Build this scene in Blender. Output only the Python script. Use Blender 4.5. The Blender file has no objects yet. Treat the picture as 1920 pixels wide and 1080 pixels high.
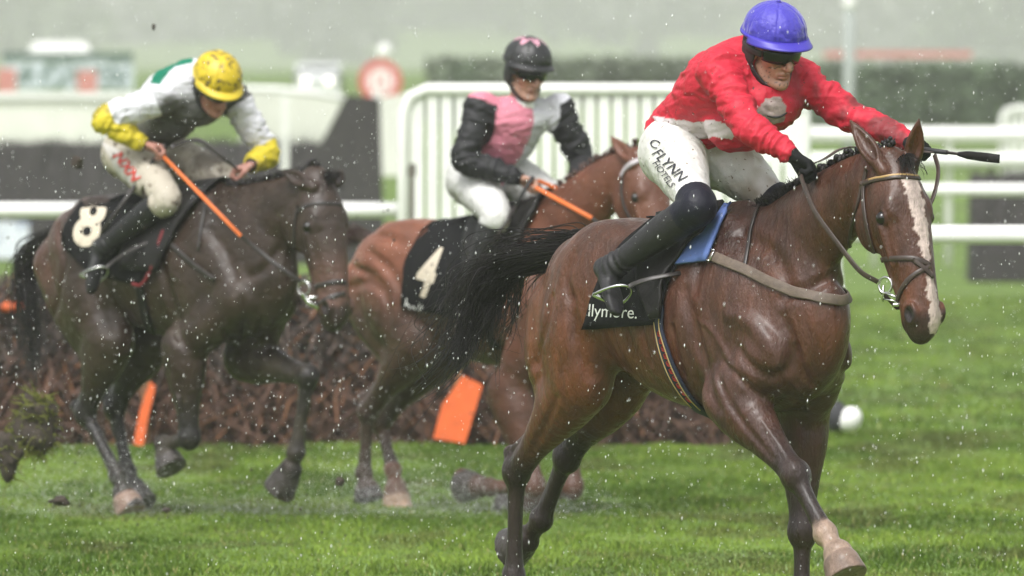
import bpy, bmesh, math, random, os
import numpy as np
from mathutils import Vector, Matrix
from mathutils.bvhtree import BVHTree

R = math.radians
sc = bpy.context.scene
COLL = sc.collection

# ------------------------------------------------------------------ camera
CAM_H = 1.96                      # metres above the turf
FPX = 1920 * 400 / 36.0           # focal length in pixels of the 1920 wide frame
PITCH = math.atan(320 / FPX)
D0 = 42.67                        # distance of the leading horse
cam_d = bpy.data.cameras.new('camera')
cam_d.lens = 400; cam_d.sensor_width = 36; cam_d.clip_start = 1; cam_d.clip_end = 6000
cam_d.dof.use_dof = True; cam_d.dof.focus_distance = D0 - 0.35; cam_d.dof.aperture_fstop = 6.6
cam = bpy.data.objects.new('camera', cam_d); COLL.objects.link(cam)
cam.location = (0, 0, CAM_H); cam.rotation_euler = (R(90) - PITCH, 0, 0)
sc.camera = cam

# ------------------------------------------------------------------ sky, sun, exposure
SUN_EL, SUN_ROT = R(52), R(200)
world = bpy.data.worlds.new('World'); sc.world = world; world.use_nodes = True
wn = world.node_tree; wn.nodes.clear()
sky = wn.nodes.new('ShaderNodeTexSky'); sky.sky_type = 'NISHITA'; sky.sun_disc = False
sky.sun_elevation = SUN_EL; sky.sun_rotation = SUN_ROT; sky.air_density = 1.0; sky.dust_density = 4.0
hs = wn.nodes.new('ShaderNodeHueSaturation'); hs.inputs['Saturation'].default_value = 0.12
bg = wn.nodes.new('ShaderNodeBackground'); bg.inputs['Strength'].default_value = 0.115
wo = wn.nodes.new('ShaderNodeOutputWorld')
wn.links.new(sky.outputs[0], hs.inputs['Color']); wn.links.new(hs.outputs[0], bg.inputs['Color'])
wn.links.new(bg.outputs[0], wo.inputs['Surface'])
sun_d = bpy.data.lights.new('sun', 'SUN'); sun_d.energy = 1.5; sun_d.angle = R(24); sun_d.color = (1, .98, .95)
sun = bpy.data.objects.new('sun', sun_d); COLL.objects.link(sun)
sun.rotation_euler = (R(32), 0, R(-22))
sun.location = (0, 0, 30)
sc.view_settings.view_transform = 'Standard'; sc.view_settings.look = 'None'
sc.view_settings.gamma = 1.0; sc.view_settings.exposure = 0.97
sc.cycles.use_denoising = True
sc.cycles.volume_bounces = 1; sc.cycles.max_bounces = 6; sc.cycles.transparent_max_bounces = 12
sc.cycles.diffuse_bounces = 3; sc.cycles.glossy_bounces = 2

# ------------------------------------------------------------------ geometry helpers
_F = np.array([0, math.cos(PITCH), -math.sin(PITCH)]); _U = np.array([0, math.sin(PITCH), math.cos(PITCH)])
_X = np.array([1.0, 0, 0]); CAMP = np.array([0, 0, CAM_H])
def ray(px, py):
    d = (px - 960) * _X + (540 - py) * _U + FPX * _F
    return d / np.linalg.norm(d)
def at(px, py, Y):                 # the world point seen at a photo pixel, Y metres away
    d = ray(px, py); return CAMP + d * (Y / d[1])
def ground_at(px, py, z=0.0):
    d = ray(px, py); return CAMP + d * ((z - CAM_H) / d[2])
def unit(v):
    v = np.asarray(v, float); return v / (np.linalg.norm(v) + 1e-12)
V = lambda *a: np.array(a, float)

class Frame:                       # x forward, y to the animal's left, z up; origin on the turf under the withers
    def __init__(s, px, Y, theta, z=0.0):
        s.th = R(theta); p = at(px, 540, Y); s.o = V(p[0], Y, z)
        s.h = V(math.cos(s.th), -math.sin(s.th), 0); s.l = V(math.sin(s.th), math.cos(s.th), 0); s.u = V(0, 0, 1)
    def loc(s, w):
        w = np.asarray(w) - s.o; return np.stack([w @ s.h, w @ s.l, w @ s.u], -1)
    def wor(s, p):
        p = np.asarray(p); return s.o + p[..., 0:1] * s.h + p[..., 1:2] * s.l + p[..., 2:3] * s.u
    def hp(s, px, py, lat=0.0):    # point of the vertical plane «lateral = lat» behind a photo pixel
        d = ray(px, py); t = ((s.o + lat * s.l - CAMP) @ s.l) / (d @ s.l); return s.loc(CAMP + t * d)
    def hd(s, px, py, dep=0.0):    # point at a depth relative to the origin
        return s.loc(at(px, py, s.o[1] + dep))

# value noise
_rs = np.random.RandomState(7); _tab = _rs.rand(64, 64, 64).astype(np.float32)
def vnoise(p):
    p = np.asarray(p, np.float32); i = np.floor(p).astype(int); f = p - i; f = f * f * (3 - 2 * f)
    r = 0
    for a in (0, 1):
        for b in (0, 1):
            for c in (0, 1):
                w = (f[..., 0] if a else 1 - f[..., 0]) * (f[..., 1] if b else 1 - f[..., 1]) * (f[..., 2] if c else 1 - f[..., 2])
                r = r + w * _tab[(i[..., 0] + a) % 64, (i[..., 1] + b) % 64, (i[..., 2] + c) % 64]
    return r
def fbm(p, o=3):
    p = np.asarray(p, np.float32); r = 0; a = .5
    for k in range(o): r = r + a * vnoise(p * (2 ** k) + 13.7 * k); a *= .5
    return r / (1 - .5 ** o)
def sstep(a, b, x):
    t = np.clip((x - a) / (b - a + 1e-12), 0, 1); return t * t * (3 - 2 * t)

def catmull(P, n):
    P = np.asarray(P, float)
    if len(P) < 3 or n < 2: return P
    Q = np.vstack([2 * P[0] - P[1], P, 2 * P[-1] - P[-2]]); out = []
    for i in range(1, len(Q) - 2):
        for k in range(n):
            t = k / n; a, b, c, d = Q[i - 1], Q[i], Q[i + 1], Q[i + 2]
            out.append(.5 * ((2 * b) + (-a + c) * t + (2 * a - 5 * b + 4 * c - d) * t * t + (-a + 3 * b - 3 * c + d) * t ** 3))
    out.append(Q[-2]); return np.array(out)

class SDF:
    def __init__(s, lo, hi, h):
        s.lo = np.array(lo, float); s.h = h; s.n = np.ceil((np.array(hi) - s.lo) / h).astype(int) + 1
        s.f = np.full(s.n, .5, np.float32)
        s.ax = [(s.lo[i] + h * np.arange(s.n[i])).astype(np.float32) for i in range(3)]
    def box(s, lo, hi):
        a = np.maximum(np.floor((np.asarray(lo) - s.lo) / s.h).astype(int), 0)
        b = np.minimum(np.ceil((np.asarray(hi) - s.lo) / s.h).astype(int) + 1, s.n)
        if np.any(b <= a): return None, None
        sl = tuple(slice(a[i], b[i]) for i in range(3))
        return sl, (s.ax[0][sl[0]][:, None, None], s.ax[1][sl[1]][None, :, None], s.ax[2][sl[2]][None, None, :])
    def put(s, sl, d, k, sub=False):
        g = s.f[sl]
        if sub:
            d = -d
            if k > 0:
                hh = np.maximum(k - np.abs(g - d), 0) / k; s.f[sl] = np.maximum(g, d) + hh * hh * k * .25
            else: s.f[sl] = np.maximum(g, d)
        else:
            if k > 0:
                hh = np.maximum(k - np.abs(g - d), 0) / k; s.f[sl] = np.minimum(g, d) - hh * hh * k * .25
            else: s.f[sl] = np.minimum(g, d)
    def chain(s, P, r, r2=None, L=(0, 1, 0), k=.03, n=4, sub=False, smooth=True):
        """tapered tube: r across the axis L, r2 in the other direction"""
        P = np.asarray(P, float); m = len(P)
        r = np.broadcast_to(np.asarray(r, float), (m,)); r2 = r if r2 is None else np.broadcast_to(np.asarray(r2, float), (m,))
        Q = np.column_stack([P, r, r2]); Q = catmull(Q, n) if smooth else Q
        L = unit(L); acc = None
        mg = k + .02; R_ = np.maximum(Q[:, 3], Q[:, 4])[:, None] + mg
        sl, xyz = s.box((Q[:, :3] - R_).min(0), (Q[:, :3] + R_).max(0))
        if sl is None: return s
        acc = np.full([a.stop - a.start for a in sl], .5, np.float32)
        for i in range(len(Q) - 1):
            a, b = Q[i], Q[i + 1]; rr = max(a[3], b[3], a[4], b[4]) + mg
            lo = np.minimum(a[:3], b[:3]) - rr; hi = np.maximum(a[:3], b[:3]) + rr
            sl2, (X, Y, Z) = s.box(lo, hi) if s.box(lo, hi)[0] is not None else (None, (0, 0, 0))
            if sl2 is None: continue
            ab = b[:3] - a[:3]; l2 = ab @ ab + 1e-12
            x = X - a[0]; y = Y - a[1]; z = Z - a[2]
            t = np.clip((x * ab[0] + y * ab[1] + z * ab[2]) / l2, 0, 1).astype(np.float32)
            qx = x - t * ab[0]; qy = y - t * ab[1]; qz = z - t * ab[2]
            q2 = qx * qx + qy * qy + qz * qz
            A = a[3] + (b[3] - a[3]) * t
            if np.allclose(Q[:, 3], Q[:, 4]): d = np.sqrt(q2) - A
            else:
                B = a[4] + (b[4] - a[4]) * t
                ql = qx * L[0] + qy * L[1] + qz * L[2]; ql2 = ql * ql; qo2 = np.maximum(q2 - ql2, 0)
                k0 = np.sqrt(ql2 / A ** 2 + qo2 / B ** 2); k1 = np.sqrt(ql2 / A ** 4 + qo2 / B ** 4) + 1e-9
                d = np.where(k0 < 1e-4, -np.minimum(A, B), k0 * (k0 - 1) / k1)
            off = []; cr = []
            for j in range(3):
                a0 = max(sl2[j].start, sl[j].start); a1 = min(sl2[j].stop, sl[j].stop); off.append(slice(a0 - sl[j].start, a1 - sl[j].start)); cr.append(slice(a0 - sl2[j].start, a1 - sl2[j].start))
            off = tuple(off); acc[off] = np.minimum(acc[off], np.broadcast_to(d, [q_.stop - q_.start for q_ in sl2])[tuple(cr)])
        s.put(sl, acc, k, sub); return s
    def ell(s, c, r, rot=None, k=.03, sub=False):
        c = np.asarray(c, float); r = np.broadcast_to(np.asarray(r, float), (3,)); rot = np.eye(3) if rot is None else np.asarray(rot, float)
        mg = r.max() + k + .02
        sl, xyz = s.box(c - mg, c + mg)
        if sl is None: return s
        X, Y, Z = xyz; x = X - c[0]; y = Y - c[1]; z = Z - c[2]
        a0 = a1 = 0
        for i in range(3):
            u = x * rot[i][0] + y * rot[i][1] + z * rot[i][2]; a0 = a0 + (u / r[i]) ** 2; a1 = a1 + (u / r[i] ** 2) ** 2
        k0 = np.sqrt(a0); d = np.where(k0 < 1e-3, -r.min(), k0 * (k0 - 1) / (np.sqrt(a1) + 1e-9)).astype(np.float32)
        s.put(sl, d, k, sub); return s
    def cut(s, c, n, rad, k=.004):       # remove what lies beyond a plane, near c only
        c = np.asarray(c, float); n = unit(n); sl, xyz = s.box(c - rad, c + rad)
        if sl is None: return s
        X, Y, Z = xyz; d = (X - c[0]) * n[0] + (Y - c[1]) * n[1] + (Z - c[2]) * n[2]
        rr = np.sqrt((X - c[0]) ** 2 + (Y - c[1]) ** 2 + (Z - c[2]) ** 2)
        d = np.where(rr < rad, d, -1).astype(np.float32); s.f[sl] = np.maximum(s.f[sl], d); return s
    def slab(s, axis_pt, n, amount):     # f = max(f, signed distance to a plane) everywhere
        n = unit(n); X, Y, Z = s.ax[0][:, None, None], s.ax[1][None, :, None], s.ax[2][None, None, :]
        d = (X - axis_pt[0]) * n[0] + (Y - axis_pt[1]) * n[1] + (Z - axis_pt[2]) * n[2] - amount
        s.f = np.maximum(s.f, d.astype(np.float32)); return s
    def sample(s, p):
        q = (p - s.lo) / s.h; q = np.clip(q, 0, s.n - 1.001); i = q.astype(int); f = q - i; r = 0
        for a in (0, 1):
            for b in (0, 1):
                for c in (0, 1):
                    w = (f[:, 0] if a else 1 - f[:, 0]) * (f[:, 1] if b else 1 - f[:, 1]) * (f[:, 2] if c else 1 - f[:, 2])
                    r = r + w * s.f[i[:, 0] + a, i[:, 1] + b, i[:, 2] + c]
        return r
    def hit(s, fr, px, py, side=1, lift=0.0):      # the surface point that a photo pixel shows, and its normal
        o = fr.loc(CAMP); q = fr.loc(CAMP + ray(px, py)); d = unit(q - o); c = (s.lo + s.h * s.n / 2); t = (c - o) @ d - 1.8; e = t + 3.6
        while t < e:
            p = (o + d * t)[None]
            if np.all(p[0] > s.lo + s.h) and np.all(p[0] < s.lo + s.h * (s.n - 2)):
                v_ = s.sample(p)[0]
                if v_ < 0.0006:
                    n = s.grad(p)[0]; r_ = p[0] + n * lift
                    if side < 0: r_ = r_ * V(1, -1, 1); n = n * V(1, -1, 1)
                    return r_, n
                t += min(max(v_ * .6, .0015), .02)
            else: t += .02
        return None, None
    def line(s, fr, pts, r, k=.02, sub=True, lift=None, mirror=True, taper=True):
        P = [s.hit(fr, *p)[0] for p in pts]; N = [s.hit(fr, *p)[1] for p in pts]; P = [(p, n) for p, n in zip(P, N) if p is not None]
        if len(P) < 2: return s
        lift = (r * .35 if sub else -r * .45) if lift is None else lift; Q = np.array([p + n * lift for p, n in P]); m = len(Q)
        rr = r * (np.interp(np.linspace(0, 1, m), [0, .25, .75, 1], [.35, 1, 1, .35]) if taper else np.ones(m))
        s.chain(Q, rr, k=k, sub=sub)
        if mirror: s.chain(Q * V(1, -1, 1), rr, k=k, sub=sub)
        return s
    def grad(s, p):
        e = s.h; g = np.stack([s.sample(p + V(e, 0, 0)) - s.sample(p - V(e, 0, 0)), s.sample(p + V(0, e, 0)) - s.sample(p - V(0, e, 0)), s.sample(p + V(0, 0, e)) - s.sample(p - V(0, 0, e))], -1)
        return g / (np.linalg.norm(g, axis=1, keepdims=True) + 1e-9)
    def mesh(s, keep=True):
        F = s.f; F[0] = F[-1] = .1; F[:, 0] = F[:, -1] = .1; F[:, :, 0] = F[:, :, -1] = .1
        S = F < 0; nx, ny, nz = F.shape; c = np.zeros((nx - 1, ny - 1, nz - 1), np.uint8)
        for a in (0, 1):
            for b in (0, 1):
                for d in (0, 1): c += S[a:nx - 1 + a, b:ny - 1 + b, d:nz - 1 + d]
        I = np.argwhere((c > 0) & (c < 8)); idx = np.full(c.shape, -1, np.int32); idx[I[:, 0], I[:, 1], I[:, 2]] = np.arange(len(I))
        acc = np.zeros((len(I), 3)); cnt = np.zeros(len(I))
        for ax in range(3):
            o = [j for j in range(3) if j != ax]
            for u in (0, 1):
                for v in (0, 1):
                    A = I.copy(); A[:, o[0]] += u; A[:, o[1]] += v; B = A.copy(); B[:, ax] += 1
                    fa = F[A[:, 0], A[:, 1], A[:, 2]]; fb = F[B[:, 0], B[:, 1], B[:, 2]]; m = (fa < 0) != (fb < 0)
                    t = fa[m] / (fa[m] - fb[m]); P = A[m].astype(float); P[:, ax] += t; acc[m] += P; cnt[m] += 1
        v = s.lo + s.h * acc / cnt[:, None]; faces = []
        for ax in range(3):
            o = [j for j in range(3) if j != ax]
            s0 = [slice(None)] * 3; s1 = [slice(None)] * 3; s0[ax] = slice(0, -1); s1[ax] = slice(1, None)
            D = S[tuple(s0)] != S[tuple(s1)]; E = np.argwhere(D)
            E = E[(E[:, o[0]] > 0) & (E[:, o[1]] > 0) & (E[:, o[0]] < F.shape[o[0]] - 1) & (E[:, o[1]] < F.shape[o[1]] - 1)]
            ins = S[E[:, 0], E[:, 1], E[:, 2]]
            def g(a, b):
                Q = E.copy(); Q[:, o[0]] += a; Q[:, o[1]] += b; return idx[Q[:, 0], Q[:, 1], Q[:, 2]]
            q = np.stack([g(-1, -1), g(0, -1), g(0, 0), g(-1, 0)], 1)
            fl = ins if ax != 1 else ~ins
            q[~fl] = q[~fl][:, ::-1]; faces.append(q)
        fc = np.vstack(faces); v0 = v.copy()
        d = s.sample(v); g = s.grad(v); v = v - np.clip(d, -s.h * .6, s.h * .6)[:, None] * g
        if keep:                         # keep pieces of a decent size only
            pass
        return v, fc

# ------------------------------------------------------------------ mesh / object helpers
def add_mesh(name, v, f, mat=None, parent=None, fr=None, origin=(0, 0, 0), col=None, smooth=True, label=None, cat=None, group=None, kind=None):
    me = bpy.data.meshes.new(name); v = np.asarray(v, np.float32) - np.asarray(origin, np.float32)
    if isinstance(f, np.ndarray):
        k = f.shape[1]; me.vertices.add(len(v)); me.vertices.foreach_set('co', v.ravel())
        me.loops.add(f.size); me.loops.foreach_set('vertex_index', f.astype(np.int32).ravel())
        me.polygons.add(len(f)); me.polygons.foreach_set('loop_start', np.arange(0, f.size, k, dtype=np.int32))
        me.polygons.foreach_set('loop_total', np.full(len(f), k, np.int32)); me.update(calc_edges=True)
    else:
        me.from_pydata([tuple(map(float, p)) for p in v], [], [tuple(map(int, q)) for q in f]); me.update()
    if smooth and len(me.polygons): me.polygons.foreach_set('use_smooth', np.ones(len(me.polygons), bool))
    if col is not None:
        at_ = me.color_attributes.new('Col', 'FLOAT_COLOR', 'POINT'); c = np.ones((len(v), 4), np.float32); c[:, :3] = col
        at_.data.foreach_set('color', c.ravel())
    if mat: me.materials.append(mat)
    o = bpy.data.objects.new(name, me); COLL.objects.link(o)
    if parent is not None: o.parent = parent
    elif fr is not None: o.location = fr.wor(np.asarray(origin, float)); o.rotation_euler = (0, 0, -fr.th)
    else: o.location = tuple(map(float, origin))
    tag(o, label, cat, group, kind); return o
def tag(o, label=None, cat=None, group=None, kind=None):
    if label: o['label'] = label
    if cat: o['category'] = cat
    if group: o['group'] = group
    if kind: o['kind'] = kind
    return o
def thing(name, label, cat, loc, rz=0, group=None):
    o = bpy.data.objects.new(name, None); o.empty_display_size = .2; COLL.objects.link(o)
    o.location = tuple(map(float, loc)); o.rotation_euler = (0, 0, rz); return tag(o, label, cat, group)
def fthing(name, label, cat, fr, origin, group=None):
    return thing(name, label, cat, fr.wor(np.asarray(origin, float)), -fr.th, group)

class MB:                              # collects shapes of ONE part
    def __init__(s): s.v = []; s.f = []; s.n = 0; s.c = []
    def add(s, v, f, col=None):
        v = np.asarray(v, float); s.v.append(v); s.f += [tuple(int(i) + s.n for i in q) for q in f]; s.n += len(v)
        s.c.append(np.broadcast_to(np.asarray(col if col is not None else (1, 1, 1), float), (len(v), 3))); return s
    def tube(s, P, r, n=8, cap=True, col=None):
        P = np.asarray(P, float); r = np.broadcast_to(np.asarray(r, float), (len(P),)); T = np.gradient(P, axis=0) if len(P) > 1 else P
        T = T / (np.linalg.norm(T, axis=1, keepdims=True) + 1e-12); up = V(0, 0, 1) if abs(T[0][2]) < .9 else V(1, 0, 0)
        N = unit(np.cross(T[0], up)); vs = []
        for i in range(len(P)):
            N = unit(N - T[i] * (N @ T[i])); B = np.cross(T[i], N); a = np.linspace(0, 2 * math.pi, n, endpoint=False)
            vs.append(P[i] + r[i] * (np.cos(a)[:, None] * N + np.sin(a)[:, None] * B))
        f = []
        for i in range(len(P) - 1):
            for j in range(n): f.append((i * n + j, i * n + (j + 1) % n, (i + 1) * n + (j + 1) % n, (i + 1) * n + j))
        if cap: f.append(tuple(range(n))[::-1]); f.append(tuple((len(P) - 1) * n + j for j in range(n)))
        return s.add(np.vstack(vs), f, col)
    def box(s, c, d, rot=None, col=None):
        d = np.asarray(d, float) / 2; v = np.array([[x, y, z] for x in (-1, 1) for y in (-1, 1) for z in (-1, 1)]) * d
        if rot is not None: v = v @ np.asarray(rot)
        return s.add(v + np.asarray(c), [(0, 1, 3, 2), (4, 6, 7, 5), (0, 4, 5, 1), (2, 3, 7, 6), (0, 2, 6, 4), (1, 5, 7, 3)], col)
    def sphere(s, c, r, nu=12, nv=8, rot=None, col=None):
        r = np.broadcast_to(np.asarray(r, float), (3,)); v = [[0, 0, 1]]
        for i in range(1, nv):
            t = math.pi * i / nv
            for j in range(nu): p = 2 * math.pi * j / nu; v.append([math.sin(t) * math.cos(p), math.sin(t) * math.sin(p), math.cos(t)])
        v.append([0, 0, -1]); v = np.array(v) * r; f = []
        if rot is not None: v = v @ np.asarray(rot)
        for j in range(nu): f.append((0, 1 + j, 1 + (j + 1) % nu)); f.append((len(v) - 1, 1 + (nv - 2) * nu + (j + 1) % nu, 1 + (nv - 2) * nu + j))
        for i in range(nv - 2):
            for j in range(nu): a = 1 + i * nu; f.append((a + j, a + nu + j, a + nu + (j + 1) % nu, a + (j + 1) % nu))
        return s.add(v + np.asarray(c), f, col)
    def build(s, name, mat, parent=None, fr=None, origin=(0, 0, 0), smooth=True, **kw):
        return add_mesh(name, np.vstack(s.v), s.f, mat, parent, fr, origin, col=np.vstack(s.c), smooth=smooth, **kw)

# ------------------------------------------------------------------ materials
def mat(name, col=(.5, .5, .5), rough=.6, attr=False, var=0.0, vscale=6, bump=0.0, bscale=60, bump2=0.0, bscale2=12, coat=0.0, metal=0.0, spec=.5, spots=None, sscale=30, samount=.62, rvar=0.0, emit=0, stretch=None, trans=0, sheen=0):
    m = bpy.data.materials.new(name); m.use_nodes = True; nt = m.node_tree; N = nt.nodes; Lk = nt.links
    b = N['Principled BSDF']; b.inputs['Roughness'].default_value = rough; b.inputs['Metallic'].default_value = metal
    b.inputs['Specular IOR Level'].default_value = spec; b.inputs['Coat Weight'].default_value = coat; b.inputs['Coat Roughness'].default_value = .28
    b.inputs['Sheen Weight'].default_value = sheen
    if emit: b.inputs['Emission Color'].default_value = (*col, 1); b.inputs['Emission Strength'].default_value = emit
    b.inputs['Base Color'].default_value = (*col, 1)
    tc = N.new('ShaderNodeTexCoord'); src = tc.outputs['Object']
    if stretch:
        mp = N.new('ShaderNodeMapping'); mp.inputs['Scale'].default_value = stretch; Lk.new(src, mp.inputs['Vector']); src = mp.outputs[0]
    def noise(sc_, det=4):
        n = N.new('ShaderNodeTexNoise'); n.inputs['Scale'].default_value = sc_; n.inputs['Detail'].default_value = det; Lk.new(src, n.inputs['Vector']); return n.outputs['Fac']
    out = None
    if attr:
        a = N.new('ShaderNodeVertexColor'); a.layer_name = 'Col'; out = a.outputs['Color']
    if var > 0 or spots:
        if out is None: rgb = N.new('ShaderNodeRGB'); rgb.outputs[0].default_value = (*col, 1); out = rgb.outputs[0]
        if var > 0:
            mr = N.new('ShaderNodeMapRange'); mr.inputs['From Min'].default_value = .3; mr.inputs['From Max'].default_value = .7; mr.inputs['To Min'].default_value = 1 - var; mr.inputs['To Max'].default_value = 1 + var
            Lk.new(noise(vscale, 5), mr.inputs['Value']); mx = N.new('ShaderNodeVectorMath'); mx.operation = 'SCALE'
            Lk.new(out, mx.inputs[0]); Lk.new(mr.outputs[0], mx.inputs['Scale']); out = mx.outputs[0]
        if spots:
            mr = N.new('ShaderNodeMapRange'); mr.inputs['From Min'].default_value = samount; mr.inputs['From Max'].default_value = samount + .05
            Lk.new(noise(sscale, 6), mr.inputs['Value']); mx = N.new('ShaderNodeMix'); mx.data_type = 'RGBA'
            Lk.new(mr.outputs[0], mx.inputs['Factor']); Lk.new(out, mx.inputs['A']); mx.inputs['B'].default_value = (*spots, 1); out = mx.outputs['Result']
    if out is not None: Lk.new(out, b.inputs['Base Color'])
    if rvar > 0:
        mr = N.new('ShaderNodeMapRange'); mr.inputs['From Min'].default_value = .35; mr.inputs['From Max'].default_value = .65; mr.inputs['To Min'].default_value = rough - rvar; mr.inputs['To Max'].default_value = rough + rvar
        Lk.new(noise(18, 5), mr.inputs['Value']); Lk.new(mr.outputs[0], b.inputs['Roughness'])
    nrm = None
    for bs, st in ((bscale2, bump2), (bscale, bump)):
        if st > 0:
            bp = N.new('ShaderNodeBump'); bp.inputs['Strength'].default_value = 1; bp.inputs['Distance'].default_value = st
            Lk.new(noise(bs, 4), bp.inputs['Height'])
            if nrm: Lk.new(nrm, bp.inputs['Normal'])
            nrm = bp.outputs[0]
    if nrm: Lk.new(nrm, b.inputs['Normal'])
    return m

# ------------------------------------------------------------------ horses
FR1 = Frame(1400, D0, 56); FR2 = Frame(402, 56.3, 50); FR3 = Frame(968, 57.0, 50)

class HeadFrame:                       # a along the face from poll to muzzle, b out of the forehead, c to the left
    def __init__(s, o, f, scale=1.0, roll=0.0, yaw=0.0):
        s.o = np.asarray(o, float); s.f = unit(f); l = unit(V(math.sin(R(-yaw)), math.cos(R(yaw)), 0)); s.n = unit(np.cross(s.f, l)) 
        if s.n[0] < 0: s.n = -s.n
        s.l = unit(np.cross(s.n, s.f)); 
        if s.l[1] < 0: s.l = -s.l
        s.s = scale
    def __call__(s, a, b, c=0): return s.o + s.s * (a * s.f + b * s.n + c * s.l)
    def inv(s, p):
        q = (p - s.o) / s.s; return q @ s.f, q @ s.n, q @ s.l

def horse_head(S, H, ears):
    q = H.s; L = H.l; rot = [H.f, H.n, H.l]
    S.chain([H(*p) for p in ((.0, -.075), (.07, -.07), (.13, -.062), (.2, -.07), (.28, -.07), (.36, -.068), (.44, -.066), (.51, -.064), (.575, -.07), (.605, -.085))],
            np.array([.066, .086, .102, .104, .092, .080, .071, .066, .063, .045]) * q, np.array([.080, .094, .100, .108, .106, .100, .090, .080, .070, .056]) * q, L, k=.02)
    for c in (-1, 1):
        S.ell(H(.175, -.155, c * .050), V(.115, .110, .040) * q, rot, k=.03)         # jowl
        S.ell(H(.175, -.012, c * .076), V(.040, .020, .022) * q, rot, k=.03)        # brow
        S.chain([H(.225, -.06, c * .101), H(.30, -.065, c * .091), H(.37, -.066, c * .080)], np.array([.013, .011, .007]) * q, k=.018)  # facial crest
        S.ell(H(.20, -.045, c * .117), V(.026, .021, .020) * q, rot, k=.012, sub=True)  # eye socket
        S.chain([H(.175, -.028, c * .099), H(.20, -.022, c * .103), H(.222, -.034, c * .098)], .008 * q, k=.008)   # upper lid
        S.chain([H(.182, -.06, c * .099), H(.205, -.064, c * .099), H(.222, -.055, c * .095)], .006 * q, k=.008)
        S.ell(H(.558, -.045, c * .056), V(.042, .032, .022) * q, rot, k=.018)       # nostril wing
        S.chain([H(.533, -.022, c * .065), H(.56, -.016, c * .063), H(.582, -.03, c * .062), H(.585, -.05, c * .064)], .0085 * q, k=.01)
        S.ell(H(.562, -.045, c * .085), V(.032, .024, .024) * q, rot, k=.010, sub=True)
        S.chain([H(.26, -.12, c * .10), H(.34, -.12, c * .092), H(.43, -.115, c * .085)], .010 * q, k=.02, sub=True)   # hollow cheek
        S.chain([H(.50, -.122, c * .064), H(.55, -.127, c * .058), H(.60, -.122, c * .022)], .0045 * q, k=.006, sub=True)  # mouth line
    S.chain([H(.40, -.125), H(.50, -.128), H(.565, -.135), H(.595, -.128)], np.array([.036, .034, .036, .028]) * q, np.array([.026, .022, .026, .022]) * q, L, k=.015)  # chin
    S.ell(H(.615, -.065), V(.022, .03, .036) * q, rot, k=.02)
    for e in ears:                      # base (a,b,c), tip point, opening direction
        b, tip, op = np.asarray(e[0]), np.asarray(e[1]), unit(e[2]); d = tip - b; w = unit(np.cross(d, op)); ln = np.linalg.norm(d)
        m = lambda t, o=0: b + d * t + op * o
        S.chain([b - d * .08, m(.08), m(.28), m(.5), m(.72), m(.9), m(1.0)], np.array([.026, .027, .034, .034, .024, .010, .003]) * q, np.array([.026, .026, .022, .017, .012, .007, .003]) * q, w, k=.012)
        S.chain([m(.22, .020), m(.42, .020), m(.62, .016), m(.84, .010)], np.array([.010, .023, .017, .004]) * q, np.array([.010, .016, .012, .004]) * q, w, k=.004, sub=True)

def limb_bend(a, b, c):                 # outward direction at joint b
    return unit(unit(b - a) + unit(b - c))

def foreleg(S, T, side, elbow, knee, fet, cor, sole, q=1.0):
    lat = (0, 1, 0); e, kn, f, c, so = map(np.asarray, (elbow, knee, fet, cor, sole))
    sh = T(.330, side * .112, 1.07)
    S.chain([T(.0, side * .10, 1.50), T(.14, side * .135, 1.30), sh], [.05, .085, .10], [.10, .13, .12], lat, k=.05)      # scapula
    S.chain([sh, (sh + e) / 2, e], np.array([.095, .10, .075]), np.array([.10, .12, .085]), lat, k=.04)
    S.ell(T(.09, side * .175, 1.10), (.13, .06, .16), k=.035)                                         # triceps
    S.chain([e + (kn - e) * t for t in (0, .22, .5, .78, .95)], np.array([.075, .068, .050, .036, .036]) * q, np.array([.092, .084, .058, .041, .040]) * q, lat, k=.03)
    fw = -limb_bend(e, kn, f) if np.linalg.norm(np.cross(unit(kn - e), unit(f - kn))) > .25 else V(1, 0, .0)
    fw = V(1, 0, 0) - unit(kn - e) * unit(kn - e)[0]; fw = unit(fw)
    S.chain([e + (kn - e) * .08 + fw * .03, e + (kn - e) * .3 + fw * .037, e + (kn - e) * .6 + fw * .022], np.array([.03, .034, .016]), k=.015)   # extensor
    S.ell(kn, V(.040, .042, .045) * q, k=.02)
    S.ell(kn - fw * .028 + unit(kn - e) * -.01, V(.020, .02, .026) * q, k=.015)
    d = unit(f - kn); bk = -unit(V(1, 0, 0) - d * d[0]) if abs(d[0]) < .95 else V(0, 0, 1)
    lower_leg(S, kn, f, c, so, bk, q)
def lower_leg(S, kn, f, c, so, bk, q, r0=.028):
    lat = (0, 1, 0)
    S.chain([kn, kn + (f - kn) * .2, kn + (f - kn) * .5, kn + (f - kn) * .82, f], np.array([.034, .024, .021, .024, .031]) * q, np.array([.036, .025, .021, .025, .033]) * q, lat, k=.012)
    S.chain([kn + bk * .026 + (f - kn) * .08, kn + (f - kn) * .5 + bk * .022, f + bk * .018], np.array([.015, .012, .017]) * q, k=.012)     # tendon
    S.ell(f + bk * .020, V(.026, .026, .026) * q, k=.015)
    S.chain([f, f + (c - f) * .5, c], np.array([.031, .026, .034]) * q, np.array([.032, .027, .036]) * q, lat, k=.012)
    n = unit(so - c); S.chain([c, c + (so - c) * .5, so + n * .012], np.array([.040, .050, .058]) * q, np.array([.043, .055, .066]) * q, lat, k=.006, smooth=False)
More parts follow.
